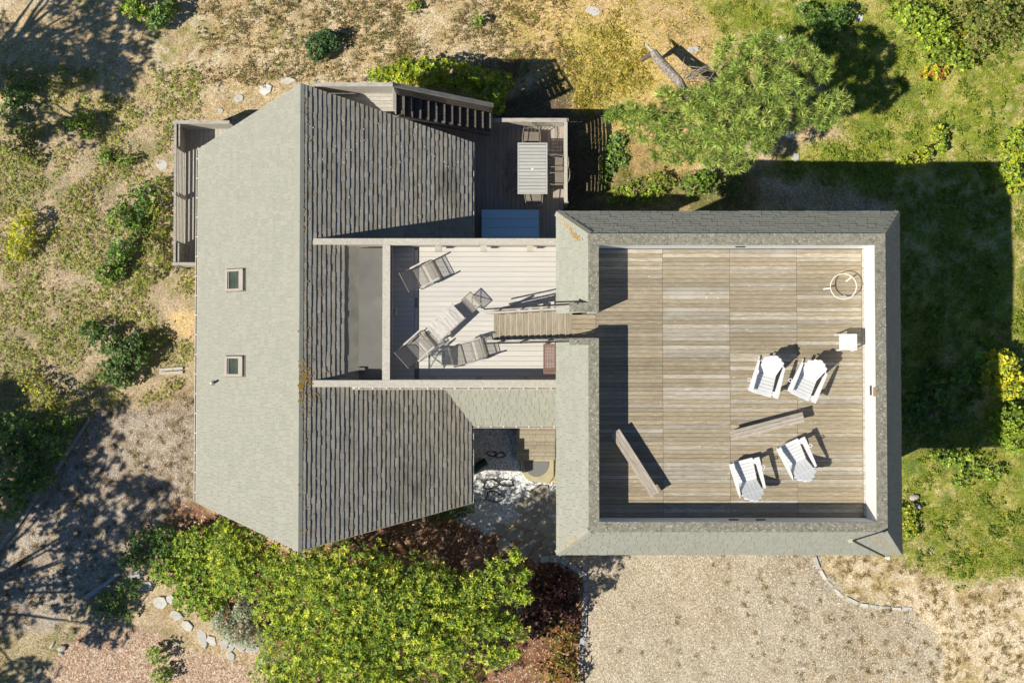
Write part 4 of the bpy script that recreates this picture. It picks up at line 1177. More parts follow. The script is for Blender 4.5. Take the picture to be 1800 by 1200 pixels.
for t, k in ((3.25, .12), (.85, -.12), (-1.2, -.1)):
    ca, sa = math.cos(t), math.sin(t)
    MB().bar((.325 * ca, .325 * sa, .24), ((.325 + k) * ca, (.325 + k) * sa, .0), .035, .02).build('foot', 'plastic', rg)

# ================================================================== FURNITURE on the pale deck
def sling_chair(name, label, group, back=True):
    c = thing(name, label, 'chair', (0, 0, 0), group=group)
    # seat (front = +y)
    MB().hexa([(-.27, -.25, .335), (.27, -.25, .335), (.27, .30, .39), (-.27, .30, .39)], [(-.27, -.25, .342), (.27, -.25, .342), (.27, .30, .397), (-.27, .30, .397)]).build('seat_sling', 'sling', c)
    MB().hexa([(-.27, -.27, .37), (.27, -.27, .37), (.27, -.58, .93), (-.27, -.58, .93)], [(-.27, -.262, .375), (.27, -.262, .375), (.27, -.572, .935), (-.27, -.572, .935)]).build('back_sling', 'sling', c)
    for sx in (-1, 1):
        MB().tube([(sx * .28, -.60, .96), (sx * .28, -.27, .36), (sx * .28, .32, .40), (sx * .28, .36, .0)], .013, 6).build('side_frame', 'bronze', c)
        MB().tube([(sx * .30, .30, .60), (sx * .30, .05, .62), (sx * .30, -.42, .63)], .012, 6).build('arm', 'bronze', c)
        MB().tube([(sx * .30, .28, .60), (sx * .30, -.30, .0)], .012, 6).build('leg', 'bronze', c)
        MB().hexa([(sx * .30 - .022, -.30, .630), (sx * .30 + .022, -.30, .630), (sx * .30 + .022, .30, .615), (sx * .30 - .022, .30, .615)], [(sx * .30 - .022, -.30, .645), (sx * .30 + .022, -.30, .645), (sx * .30 + .022, .30, .63), (sx * .30 - .022, .30, .63)]).build('arm_pad', 'teak', c)
    for y_, z_ in ((.33, .40), (.24, .385), (-.60, .955), (.0, .365)):
        MB().tube([(-.28, y_, z_), (.28, y_, z_)], .012, 6).build('cross_bar', 'bronze', c)
    MB().tube([(-.30, -.30, .02), (.30, -.30, .02)], .011, 6).build('floor_bar', 'bronze', c)
    MB().tube([(-.28, .36, .02), (.28, .36, .02)], .011, 6).build('floor_bar', 'bronze', c)
    return c
sc_ = sling_chair('sling_chair', 'x', 'mesh chairs on the pale deck')
for i, (fx_, fy_, bx_, by_, lab) in enumerate(((766, 472, 700, 502, 'mesh sling armchair below the parapet wall light corner, by itself'),
                                         (753, 594, 697, 641, 'mesh sling armchair at the foot end of the slatted coffee table'),
                                         (852, 612, 786, 630, 'mesh sling armchair beside the small glass table'))):
    o = sc_ if i == 0 else copy_tree(sc_)
    f = P(fx_, fy_, ZM + .4); b_ = P(bx_, by_, ZM + .93)
    d = Vector((f.x - b_.x, f.y - b_.y)).normalized(); loc = Vector((f.x, f.y)) - d * .33
    o.location = (loc.x, loc.y, ZM + .007); o.rotation_euler = (0, 0, math.atan2(d.y, d.x) - math.pi / 2); o['label'] = lab
# coffee table
h = .44
q = [P(a, b_, ZM + h) for a, b_ in ((748, 577), (797, 532), (817, 558), (771, 601))]
a, b_ = (q[0] + q[3]) / 2, (q[1] + q[2]) / 2
w_ = ((q[0] - q[3]).length + (q[1] - q[2]).length) / 2; L = (b_ - a).length; d = (b_ - a).normalized(); c_ = (a + b_) / 2
ct = thing('coffee_table', 'long low coffee table with silvery slatted wooden top', 'table', (c_.x, c_.y, ZM + .004), math.atan2(d.y, d.x))
ns = 9
for k in range(ns):
    x0 = -L / 2 + .02 + k * (L - .04) / ns
    MB().box(x0, x0 + (L - .04) / ns - .008, -w_ / 2, w_ / 2, h - .025, h).build('slat', 'teak', ct)
for sy in (-1, 1):
    MB().box(-L / 2, L / 2, sy * w_ / 2 - .02, sy * w_ / 2 + .02, h - .075, h - .028).build('rail', 'teak', ct)
    for sx in (-1, 1):
        MB().box(sx * (L / 2 - .06) - .025, sx * (L / 2 - .06) + .025, sy * (w_ / 2 - .045) - .022, sy * (w_ / 2 - .045) + .022, 0, h - .08).build('leg', 'teak', ct)
def sling_stool(name, label, px, py, w, l, hh, ang):
    p_ = P(px, py, ZM + hh); p_.z = ZM + .006
    t = thing(name, label, 'stool', p_, ang)
    MB().box(-w / 2, w / 2, -l / 2, l / 2, hh - .007, hh).build('sling', 'sling', t)
    for sx in (-1, 1):
        MB().tube([(sx * w / 2, -l / 2, hh), (sx * w / 2, l / 2, hh)], .013, 6).build('side_rail', 'bronze', t)
        for sy in (-1, 1):
            MB().tube([(sx * w / 2, sy * l / 2, hh), (sx * w / 2, -sy * l * .35, 0.01)], .011, 6).build('leg', 'bronze', t)
    for sy in (-1, 1):
        MB().tube([(-w / 2, sy * l / 2, hh), (w / 2, sy * l / 2, hh)], .013, 6).build('end_rail', 'bronze', t)
sling_stool('mesh_stool', 'folding mesh footstool at the far end of the slatted coffee table', 829, 531, .34, .46, .32, R(43))
p_ = P(767, 634, ZM + .40); p_.z = ZM + .006
gt = thing('glass_table', 'small square clear glass table beside a mesh armchair', 'table', p_)
MB().box(-.22, .22, -.27, .27, .395, .405).build('glass_top', 'glass', gt)
for sx in (-1, 1):
    MB().tube([(sx * .21, -.26, .39), (sx * .21, .26, .39)], .011, 6).build('rail', 'bronze', gt)
    MB().tube([(-.22, sx * .262, .39), (.22, sx * .262, .39)], .010, 6).build('rail', 'bronze', gt)
    for sy in (-1, 1):
        MB().tube([(sx * .2, sy * .25, .385), (sx * .2, -sy * .18, 0)], .010, 6).build('leg', 'bronze', gt)
# woven bench
hz = ZM + .42
x0, x1 = X_(955, hz), 1.58; y0, y1 = Y_(657, hz), Y_(604, hz)
wb = thing('woven_bench', 'brown woven lattice bench under the edge of the garage skirt', 'bench', ((x0 + x1) / 2, (y0 + y1) / 2, ZM + .005))
hx, hy = (x1 - x0) / 2, (y1 - y0) / 2
lat = MB()
nn = 15
for i in range(nn): 
    xx = -hx + .05 + (2 * hx - .1) * i / (nn - 1); lat.box(xx - .011, xx + .011, -hy + .03, hy - .03, .408, .418)
nn2 = 19
for i in range(nn2):
    yy = -hy + .05 + (2 * hy - .1) * i / (nn2 - 1); lat.box(-hx + .03, hx - .03, yy - .012, yy + .012, .4195, .427)
lat.build('lattice', 'wicker', wb, kind='stuff')
for (a, b_, c_, d_) in ((-hx, -hx + .04, -hy, hy), (hx - .04, hx, -hy, hy), (-hx + .041, hx - .041, -hy, -hy + .04), (-hx + .041, hx - .041, hy - .04, hy)):
    MB().box(a, b_, c_, d_, .38, .43).build('rim', 'wicker', wb)
for sx in (-1, 1):
    for sy in (-1, 1):
        MB().box(sx * (hx - .03) - .022, sx * (hx - .03) + .022, sy * (hy - .03) - .022, sy * (hy - .03) + .022, 0, .378).build('leg', 'wicker', wb)

# ================================================================== VEGETATION
def leaves(cent, up, n_per, ln, wd, cols, spread=.55, droop=.0, cjit=.25, wj=.3):
    """rosettes of leaves; cent (N,3) cluster centres, up (N,3) cluster axes"""
    N = len(cent)
    if N == 0: return None
    k = n_per
    T = N * k
    c = np.repeat(cent, k, 0); u = np.repeat(up, k, 0)
    ang = (np.tile(np.arange(k), N) / k + np.repeat(rng.random(N), k)) * 2 * np.pi + rng.normal(0, .25, T)
    a = np.cross(u, np.array([.31, .17, .93])); a /= np.linalg.norm(a, axis=1)[:, None] + 1e-9
    b = np.cross(u, a)
    tilt = rng.normal(spread, .28, T)[:, None]
    d = (a * np.cos(ang)[:, None] + b * np.sin(ang)[:, None]) * np.cos(tilt) + u * np.sin(tilt)
    L = (ln * rng.uniform(.65, 1.25, T))[:, None]
    s = np.cross(d, u + rng.normal(0, wj, (T, 3))); s /= np.linalg.norm(s, axis=1)[:, None] + 1e-9
    W = (wd * rng.uniform(.7, 1.2, T))[:, None]
    base = c + d * L * .08
    tip = c + d * L - np.array([0, 0, 1]) * (droop * L)
    mid = c + d * L * .5 + np.cross(s, d) * L * .06
    v = np.stack([base, mid + s * W, tip, mid - s * W], 1).reshape(-1, 3)
    i = np.arange(T) * 4
    f = np.stack([np.stack([i, i + 1, i + 2], 1), np.stack([i, i + 2, i + 3], 1)], 1).reshape(-1, 3)
    cols = np.array(cols)
    ci = rng.integers(0, len(cols), N)
    cc = cols[ci] * rng.uniform(1 - cjit, 1 + cjit, (N, 1))
    cc = np.repeat(cc, k, 0) * rng.uniform(.75, 1.25, (T, 1))
    fc = np.repeat(cc, 2, 0)
    return v, f, fc

def join(parts):
    V, F, C, o = [], [], [], 0
    for p in parts:
        if p is None: continue
        V.append(p[0]); F.append(p[1] + o); C.append(p[2]); o += len(p[0])
    return np.concatenate(V), np.concatenate(F), np.concatenate(C)

def lobes_points(lobes, dens, shell=.55):
    """lobes: (x,y,z,rx,ry,rz). Clusters spread through each lobe, denser near its surface"""
    P_, U_ = [], []
    for (x, y, z, rx, ry, rz) in lobes:
        area = 4 * math.pi * ((rx * ry) ** 1.6 / 3 + (rx * rz) ** 1.6 / 3 + (ry * rz) ** 1.6 / 3) ** (1 / 1.6)
        n = max(3, int(dens * area * .62))
        d = rng.normal(0, 1, (n * 2, 3)); d /= np.linalg.norm(d, axis=1)[:, None]
        d = d[d[:, 2] > -.45][:n]
        n = len(d)
        r = 1 - (1 - shell) * rng.random(n) ** 1.3
        r *= 1 + .22 * (vnoise(d[:, 0] * 3 + x, d[:, 1] * 3 + y + d[:, 2] * 2, 7) - .5) * 2
        p = d * r[:, None] * np.array([rx, ry, rz]) + np.array([x, y, z])
        u = d * np.array([1 / rx, 1 / ry, 1 / rz]) * min(rx, ry, rz); u /= np.linalg.norm(u, axis=1)[:, None]
        u = u * .7 + np.array([0, 0, .75]) + rng.normal(0, .28, (n, 3)); u /= np.linalg.norm(u, axis=1)[:, None]
        P_.append(p); U_.append(u)
    return np.concatenate(P_), np.concatenate(U_)

def pal_(cols, k): return [tuple(min(.75, v * k * 1.15) for v in c) for c in cols]
GREEN = pal_([(.12, .19, .03), (.17, .25, .04), (.085, .14, .03)], 1.6)
LIME = pal_([(.23, .31, .035), (.30, .37, .04), (.16, .24, .035)], 1.35)
YELL = pal_([(.40, .40, .035), (.50, .46, .035), (.26, .31, .04)], 1.3)
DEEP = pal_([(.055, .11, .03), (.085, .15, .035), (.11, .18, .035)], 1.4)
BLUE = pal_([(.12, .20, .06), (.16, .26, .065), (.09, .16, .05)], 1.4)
OLIVE = pal_([(.20, .20, .05), (.26, .24, .065), (.14, .16, .04)], 1.3)
PURP = [(.05, .022, .022), (.09, .04, .035), (.16, .07, .05)]
ORNG = pal_([(.22, .20, .04), (.36, .20, .06), (.14, .14, .03), (.26, .11, .05)], 1.3)
SILV = [(.48, .52, .36), (.58, .60, .45), (.38, .44, .26)]
TWIG = [(.22, .17, .12), (.30, .23, .16), (.16, .12, .08)]

def plant(name, label, cat, lobes_px, h, pal, ln=.10, wd=.028, k=6, dens=34, group=None, stems=5, shell=.5, base=None, droop=.1, zlift=.0, trunk=.03, spread=.55):
    """lobes_px: (px, py, rx_px, ry_px, height share of h)"""
    lob = []
    for (px, py, rx, ry, hs) in lobes_px:
        g = Gp(px, py); s = (CAMZ - g.z) / FPX
        top = h * hs
        # the crown stands above the ground point that lies under its pixel
        c = P(px, py, g.z + top * .55 + zlift); gz = float(Zt(np.array([c.x]), np.array([c.y]))[0])
        lob.append((c.x, c.y, gz + top * .5 + zlift, rx * s, ry * s, max(.06, top * .5)))
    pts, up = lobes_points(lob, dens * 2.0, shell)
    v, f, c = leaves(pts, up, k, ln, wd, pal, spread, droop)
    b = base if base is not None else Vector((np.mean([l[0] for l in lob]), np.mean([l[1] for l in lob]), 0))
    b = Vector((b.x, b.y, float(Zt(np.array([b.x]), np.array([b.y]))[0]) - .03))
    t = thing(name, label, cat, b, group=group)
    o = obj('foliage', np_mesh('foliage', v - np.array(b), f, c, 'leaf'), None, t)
    for i in range(min(stems, max(1, len(lob) if len(lob) > 2 else stems))):
        l = lob[i % len(lob)]
        e = Vector((l[0], l[1], l[2])) + Vector((random.uniform(-.4, .4) * l[3], random.uniform(-.4, .4) * l[4], random.uniform(-.1, .5) * l[5]))
        m_ = Vector((lerp(b.x, e.x, .45), lerp(b.y, e.y, .45), lerp(b.z, e.z, .6)))
        sm = MB().tube([Vector((0, 0, 0)) + Vector((random.uniform(-.05, .05), random.uniform(-.05, .05), 0)), m_ - b, e - b], [trunk, trunk * .75, trunk * .35], 6)
        sm.build('stem', 'bark', t)
    return t

def tree(name, label, base_px, lobes_px, pal, trunk, ln, wd, k, dens, shell=.4, droop=.15, cat='tree', spread=.5, group=None):
    """lobes_px: (px, py, r_px x, r_px y, z centre, half height)"""
    g = Gp(*base_px)
    lob = []
    for (px, py, rx, ry, z, hz_) in lobes_px:
        c = P(px, py, z); s = (CAMZ - z) / FPX
        lob.append((c.x, c.y, z, rx * s, ry * s, hz_))
    pts, up = lobes_points(lob, dens, shell)
    v, f, c = leaves(pts, up, k, ln, wd, pal, spread, droop)
    t = thing(name, label, cat, g, group=group)
    cr = obj('crown', np_mesh('crown', v - np.array(g), f, c, 'leaf'), None, t)
    top = Vector((np.mean([l[0] for l in lob]), np.mean([l[1] for l in lob]), np.mean([l[2] for l in lob])))
    fork = g.lerp(top, .45)
    tk = MB().tube([Vector((0, 0, -.1)), (fork - g) * .5 + Vector((.08, -.05, 0)), fork - g, (top - g) * .8], [trunk, trunk * .85, trunk * .7, trunk * .4], 10).build('trunk', 'bark', t)
    for l in lob:
        e = Vector((l[0], l[1], l[2] + .1 * l[5]))
        m_ = fork.lerp(e, .5) + Vector((random.uniform(-.15, .15), random.uniform(-.15, .15), random.uniform(0, .25)))
        MB().tube([fork - g, m_ - g, e - g], [trunk * .5, trunk * .32, trunk * .12], 6).build('limb', 'bark', tk)
    return t

# --- big flowering shrub-tree in front of the house
bt = []
for (px, py, r, z) in ((420, 985, 70, 1.3), (500, 1020, 75, 1.7), (505, 1085, 55, 1.5), (560, 1000, 70, 2.0), (590, 1070, 85, 2.2), (540, 1140, 80, 1.9), (640, 1010, 65, 2.3), (680, 1060, 75, 2.5),
                       (640, 1140, 85, 2.3), (740, 1030, 60, 2.5), (740, 1110, 70, 2.4), (600, 1190, 80, 1.9), (700, 1185, 70, 2.1), (800, 1050, 50, 2.4), (790, 1130, 55, 2.2), (830, 1090, 48, 2.3),
                       (850, 1030, 40, 2.4), (880, 1000, 26, 2.6), (905, 975, 16, 2.7), (900, 1040, 26, 2.3), (880, 1090, 34, 2.2), (905, 1105, 22, 2.2), (800, 1190, 50, 1.8), (500, 1190, 60, 1.5), (920, 1010, 16, 2.4), (870, 1150, 30, 2.0), (900, 1145, 18, 2.1), (925, 1050, 14, 2.3), (500, 1240, 55, 1.4), (680, 1240, 80, 1.9)):
    bt.append((px, py, r, r * .9, z, .25 + r / 110.0))
tree('flowering_tree', 'broad bright green leafy tree spreading in front of the house gable', (650, 1110), bt, [(.40, .52, .05), (.53, .62, .06), (.22, .33, .04), (.66, .68, .08), (.30, .42, .06), (.14, .23, .035)], .16, .115, .021, 8, 58, shell=.2, spread=.45)
plant('leafy_shrub', 'rounded lime green shrub against the low end of the house gable', 'shrub', [(345, 960, 45, 36, .9), (300, 1000, 38, 30, .7), (390, 950, 40, 34, 1), (350, 1020, 48, 38, .9), (400, 1010, 40, 40, 1), (330, 1050, 32, 26, .7), (370, 1065, 28, 26, .8)], 1.3, LIME + GREEN[:1], .10, .03, 6, 34)
plant('silver_shrub', 'silvery grey green mound spilling over the flat bank stones', 'shrub', [(395, 1092, 24, 22, .9), (420, 1110, 30, 22, .8), (450, 1120, 26, 16, .7), (430, 1070, 20, 16, 1)], 1.5, SILV, .07, .018, 7, 60)
plant('dark_shrub', 'dark green spreading shrub beside the shaded gravel path', 'shrub', [(250, 955, 34, 30, .9), (285, 945, 34, 26, 1), (230, 985, 25, 20, .7), (285, 985, 30, 22, .8)], .9, DEEP, .08, .025, 6, 34)
plant('dark_shrub', 'low dark shrub between the grey edging board and the mulch', 'shrub', [(195, 1050, 28, 20, .9), (225, 1035, 24, 20, 1), (185, 1075, 20, 14, .8), (215, 1075, 26, 16, .6)], .7, DEEP, .08, .025, 6, 30)
plant('mulch_shrub', 'small round green shrub on the mulch below the flat stones', 'shrub', [(277, 1150, 19, 18, 1)], .65, GREEN + LIME[:1], .08, .026, 6, 42)
plant('mulch_shrub', 'small green shrub on the mulch just below another round shrub', 'shrub', [(286, 1186, 19, 15, 1)], .6, GREEN, .08, .026, 6, 42)
plant('purple_shrub', 'dark purple leaved shrub inside the cobble edging', 'shrub', [(960, 1020, 32, 26, .8), (990, 1040, 28, 34, 1), (960, 1065, 36, 30, 1), (1000, 1075, 20, 26, .8), (945, 1100, 30, 26, .6)], 1.0, PURP, .09, .032, 6, 34)
plant('copper_shrub', 'copper and green leaved shrub beside the line of pale driveway stones', 'shrub', [(985, 1110, 34, 28, .9), (990, 1150, 30, 30, 1), (1000, 1185, 26, 24, .9), (965, 1180, 26, 22, .7)], .8, ORNG, .08, .028, 6, 38)
plant('wall_shrub', 'low dark green shrub tucked under the eave by the white pebbles', 'shrub', [(800, 898, 24, 14, .9), (770, 908, 22, 12, .8), (822, 888, 16, 14, 1)], .5, DEEP, .07, .024, 6, 40)
# --- north side
plant('hedge', 'long yellow green hedge beside the stair rail', 'hedge', [(672, 132, 26, 14, .7), (710, 125, 32, 20, .9), (750, 128, 34, 24, 1), (795, 130, 34, 24, 1), (835, 140, 30, 24, 1), (860, 160, 28, 26, .8), (880, 140, 24, 16, .7), (870, 185, 16, 18, .7)], 1.5, LIME + YELL[:1], .10, .036, 6, 34)
plant('twiggy_shrub', 'bare brown twiggy shrub at the end of the hedge', 'shrub', [(893, 122, 18, 14, 1)], 1.0, TWIG, .10, .008, 7, 60)
plant('round_shrub', 'dark bluish green round shrub alone on the dry grass', 'shrub', [(563, 78, 28, 24, .9), (556, 95, 18, 14, .8), (575, 66, 16, 14, 1)], .9, [(.09, .19, .06), (.12, .23, .07), (.07, .14, .05)], .09, .028, 6, 50)
plant('sapling', 'tiny bright green sapling on the dry slope above the hedge', 'shrub', [(842, 35, 11, 11, 1)], .5, GREEN, .08, .03, 5, 40)
plant('sapling', 'tiny lime sapling high on the dry slope toward the round shrub', 'shrub', [(728, 13, 11, 9, 1)], .4, LIME, .08, .03, 5, 40)
plant('dark_bush', 'dark green bush touching the crown tip of the pine', 'shrub', [(1452, 45, 36, 26, 1), (1475, 22, 26, 18, .9), (1440, 75, 22, 20, .8), (1420, 20, 20, 16, .7)], 1.0, DEEP + GREEN[:1], .09, .03, 6, 34)
plant('bright_bush', 'bright lime bush between the pine shadow and the pale leggy bush', 'shrub', [(1610, 30, 40, 30, 1), (1650, 80, 36, 32, 1), (1690, 105, 26, 18, .8), (1580, 20, 22, 16, .7), (1640, 40, 36, 30, 1)], 1.2, LIME + YELL[2:], .10, .032, 6, 30)
plant('leggy_bush', 'tall pale green leggy bush in the lawn corner', 'shrub', [(1740, 40, 40, 34, 1), (1780, 20, 36, 30, 1), (1720, 75, 26, 20, .8), (1785, 70, 24, 24, .8), (1700, 20, 24, 20, .7)], 1.7, OLIVE + LIME[2:], .10, .028, 6, 30)
plant('yellow_shrub', 'yellow green low shrub crossing the straight edge of the garage shadow', 'shrub', [(1608, 280, 26, 10, .9), (1625, 270, 12, 12, 1), (1585, 288, 12, 8, .8)], .6, YELL + LIME[:1], .09, .03, 6, 40)
plant('yellow_shrub', 'small upright yellow green shrub standing alone on the lawn', 'shrub', [(1652, 240, 13, 17, 1), (1655, 258, 10, 8, .8)], .6, LIME + YELL[:1], .09, .03, 6, 44)
plant('red_tinged_shrub', 'yellow green shrub with red tips at the edge of the pine shadow', 'shrub', [(1640, 130, 20, 14, .8), (1655, 120, 14, 12, 1), (1690, 68, 16, 14, .9)], .6, YELL + [(.45, .16, .04)], .09, .03, 6, 40)
plant('edge_bush', 'leafy lime bush just past the far corner of the garage shadow', 'shrub', [(1782, 265, 22, 30, 1), (1775, 300, 24, 20, .8), (1795, 235, 20, 22, 1), (1790, 325, 18, 14, .8)], 1.1, LIME + YELL[:1], .10, .034, 6, 34)
plant('golden_bush', 'golden yellow bush on the boundary of the garage shadow', 'shrub', [(1760, 640, 30, 24, 1), (1775, 675, 32, 24, 1), (1745, 662, 22, 16, .8)], 1.0, YELL, .12, .045, 6, 34)
plant('golden_bush', 'lime bush below the golden yellow bush', 'shrub', [(1775, 735, 28, 26, 1), (1790, 775, 26, 24, 1), (1760, 765, 20, 20, .7)], 1.0, LIME, .10, .034, 6, 34)
plant('shade_shrub', 'leafy shrub wholly inside the garage shadow beside the golden bush', 'shrub', [(1690, 660, 26, 18, .8), (1715, 640, 16, 20, 1), (1640, 690, 40, 24, .6), (1600, 720, 30, 24, .6)], .7, GREEN, .11, .04, 6, 26)
plant('shade_tangle', 'sprawling dark tangle of weeds between the garage wall and the leafy shaded shrub', 'weeds', [(1610, 740, 30, 26, .7), (1650, 755, 34, 22, .8), (1690, 735, 28, 22, .9), (1600, 700, 20, 20, .6), (1630, 660, 24, 16, .5), (1700, 700, 20, 16, .7)], .6, DEEP + GREEN[:1], .10, .03, 6, 16)
plant('corner_bush', 'dense yellow green bush at the foot of the garage corner', 'shrub', [(1592, 905, 16, 22, 1), (1600, 935, 14, 14, .8)], .6, YELL + LIME, .07, .026, 6, 60)
plant('lawn_weeds', 'patch of leafy green weeds below the garage shadow on the lawn', 'weeds', [(1700, 810, 34, 22, 1), (1660, 800, 26, 18, .8), (1740, 830, 26, 18, .8), (1690, 845, 22, 14, .7)], .4, LIME + GREEN, .09, .03, 6, 28)
plant('under_pine_shrub', 'glossy green shrub at the foot of the pine', 'shrub', [(1222, 325, 26, 20, 1), (1240, 310, 18, 14, .9)], .8, GREEN, .09, .034, 6, 44)
plant('under_pine_shrub', 'pale grey green shrub next to the glossy shrub under the pine', 'shrub', [(1286, 325, 24, 20, 1), (1270, 335, 16, 12, .8)], .7, [(.22, .28, .10), (.28, .33, .13), (.16, .22, .07)], .08, .026, 6, 44)
plant('slope_shrub', 'sprawling yellow green shrub on the slope above the garage skirt', 'shrub', [(1120, 335, 32, 18, .8), (1160, 320, 26, 18, .9), (1090, 345, 20, 14, .7), (1150, 345, 24, 10, .8)], .6, LIME + OLIVE[:1], .09, .028, 6, 34)
plant('ivy_mat', 'dense green creeper covering the steep bank beside the dining deck', 'creeper', [(1078, 265, 16, 18, .8), (1068, 290, 14, 18, .8), (1088, 245, 14, 14, .9), (1063, 312, 10, 16, .8), (1092, 280, 12, 14, .7)], .4, GREEN + BLUE, .08, .03, 5, 60)
# --- west side
plant('goldenrod', 'tall golden flowering weed clump beyond the scrub', 'shrub', [(40, 410, 26, 26, 1), (30, 440, 20, 18, .9), (48, 385, 14, 14, .9)], .9, YELL, .09, .022, 6, 40)
plant('goldenrod', 'yellow flowering weed clump above the dark shaded shrubs', 'shrub', [(75, 690, 34, 20, .9), (50, 668, 24, 16, .8), (100, 712, 18, 14, .9)], .8, YELL + OLIVE, .08, .02, 6, 36)
plant('broad_bush', 'broad pale green bush on the scrub near the planks', 'shrub', [(190, 600, 30, 24, .8), (225, 625, 38, 32, 1), (205, 650, 36, 24, .9), (165, 580, 24, 16, .7), (245, 608, 24, 24, .9), (215, 670, 22, 12, .7)], 1.1, [(.13, .22, .06), (.17, .27, .08), (.10, .17, .04)], .10, .032, 6, 34)
plant('balcony_bush', 'dark leafy bush growing beside the balcony middle', 'shrub', [(238, 365, 32, 26, 1), (215, 385, 26, 22, .9), (262, 345, 24, 24, .9), (245, 400, 20, 14, .7)], 1.0, GREEN + DEEP[:1], .09, .03, 6, 32)
plant('balcony_bush', 'olive yellow bush pressed along the balcony rail', 'shrub', [(288, 330, 14, 28, 1), (284, 385, 18, 30, .9), (275, 435, 22, 30, .8), (290, 460, 14, 22, .8), (262, 480, 18, 16, .6)], .9, OLIVE + YELL[2:], .09, .02, 6, 36)
plant('pair_bush', 'upper of two touching dark bushes below the balcony corner', 'shrub', [(214, 438, 22, 22, 1), (205, 455, 18, 16, .9)], .9, BLUE + GREEN, .09, .03, 6, 40)
plant('pair_bush', 'lower of two touching dark bushes below the balcony corner', 'shrub', [(186, 484, 20, 18, 1), (208, 478, 14, 12, .8)], .8, GREEN, .09, .03, 6, 40)
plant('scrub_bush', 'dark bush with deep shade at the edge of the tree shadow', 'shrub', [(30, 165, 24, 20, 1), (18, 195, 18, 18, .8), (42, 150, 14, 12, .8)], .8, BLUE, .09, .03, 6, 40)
plant('scrub_bush', 'bright green low bush on bare sand between smaller tufts', 'shrub', [(148, 208, 20, 12, 1), (128, 218, 16, 10, .8), (156, 232, 14, 12, .8)], .5, LIME + GREEN, .08, .03, 6, 42)
plant('scrub_bush', 'olive bush cluster lining the open sand patch', 'shrub', [(50, 230, 26, 14, .8), (30, 260, 26, 18, .8), (55, 280, 20, 14, .8)], .6, LIME[2:] + OLIVE, .08, .026, 6, 36)
plant('scrub_bush', 'small green bush pair midway to the balcony corner', 'shrub', [(186, 278, 14, 12, 1), (222, 282, 14, 11, 1)], .5, GREEN + LIME[2:], .08, .028, 6, 44)
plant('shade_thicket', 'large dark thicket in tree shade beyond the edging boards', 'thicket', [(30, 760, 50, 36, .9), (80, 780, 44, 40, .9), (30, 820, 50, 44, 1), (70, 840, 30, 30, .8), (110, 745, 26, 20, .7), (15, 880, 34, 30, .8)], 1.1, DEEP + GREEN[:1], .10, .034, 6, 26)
plant('top_bush', 'light green bush half in the dappled tree shade', 'shrub', [(232, 12, 22, 16, 1), (250, 22, 14, 12, .8)], .8, GREEN + LIME, .10, .034, 6, 40)
plant('top_bush', 'blue green bush in the dappled tree shade beside a lighter bush', 'shrub', [(284, 22, 18, 18, 1), (272, 40, 16, 12, .8), (300, 8, 14, 12, .8)], .8, BLUE + GREEN, .10, .034, 6, 40)

# --- trees outside the picture whose shade falls into it
def far_tree(name, label, base, R_, H_, pal, seed, dens=24):
    random.seed(seed)
    bz = float(Zt(np.array([base[0]]), np.array([base[1]]))[0])
    g = Vector((base[0], base[1], bz))
    lob = []
    for i in range(24):
        t = random.uniform(0, 6.283); r = R_ * math.sqrt(random.random()) * .8
        lob.append((base[0] + r * math.cos(t), base[1] + r * math.sin(t), bz + H_ * random.uniform(.5, .92), random.uniform(.35, 1.0) * R_ * .30, random.uniform(.35, 1.0) * R_ * .30, random.uniform(.35, .7)))
    pts, up = lobes_points(lob, dens, .3)
    v, f, c = leaves(pts, up, 6, .16, .055, pal, .4, .15)
    t = thing(name, label, 'tree', g, group='trees round the plot')
    obj('crown', np_mesh('crown', v - np.array(g), f, c, 'leaf'), None, t)
    tk = MB().tube([(0, 0, -.1), (.1, .05, H_ * .35), (0, 0, H_ * .75)], [.17, .14, .06], 8).build('trunk', 'bark', t)
    for l in lob:
        e = Vector(l[:3]) - g; fk = Vector((.08, .03, H_ * random.uniform(.3, .5)))
        MB().tube([fk, fk.lerp(e, .5) + Vector((0, 0, .2)), e], [.07, .045, .015], 5).build('limb', 'bark', tk)
far_tree('oak_tree', 'leafy tree whose crown shades the sandy scrub and the dark bush', (-19.4, 8.4), 3.9, 8.4, GREEN, 3, 19)
far_tree('oak_tree', 'leafy tree whose crown shades the gravel path beyond the timber edging', (-20.6, -8.6), 4.4, 9.0, GREEN, 5)
far_tree('oak_tree', 'leafy tree whose crown shades the dark thicket beyond the edging boards', (-20.6, -5.0), 3.4, 8.0, GREEN, 8)
far_tree('oak_tree', 'small leafy tree shading the far end of the driveway gravel', (9.9, -13.0), 1.8, 4.2, GREEN, 9)
random.seed(21)

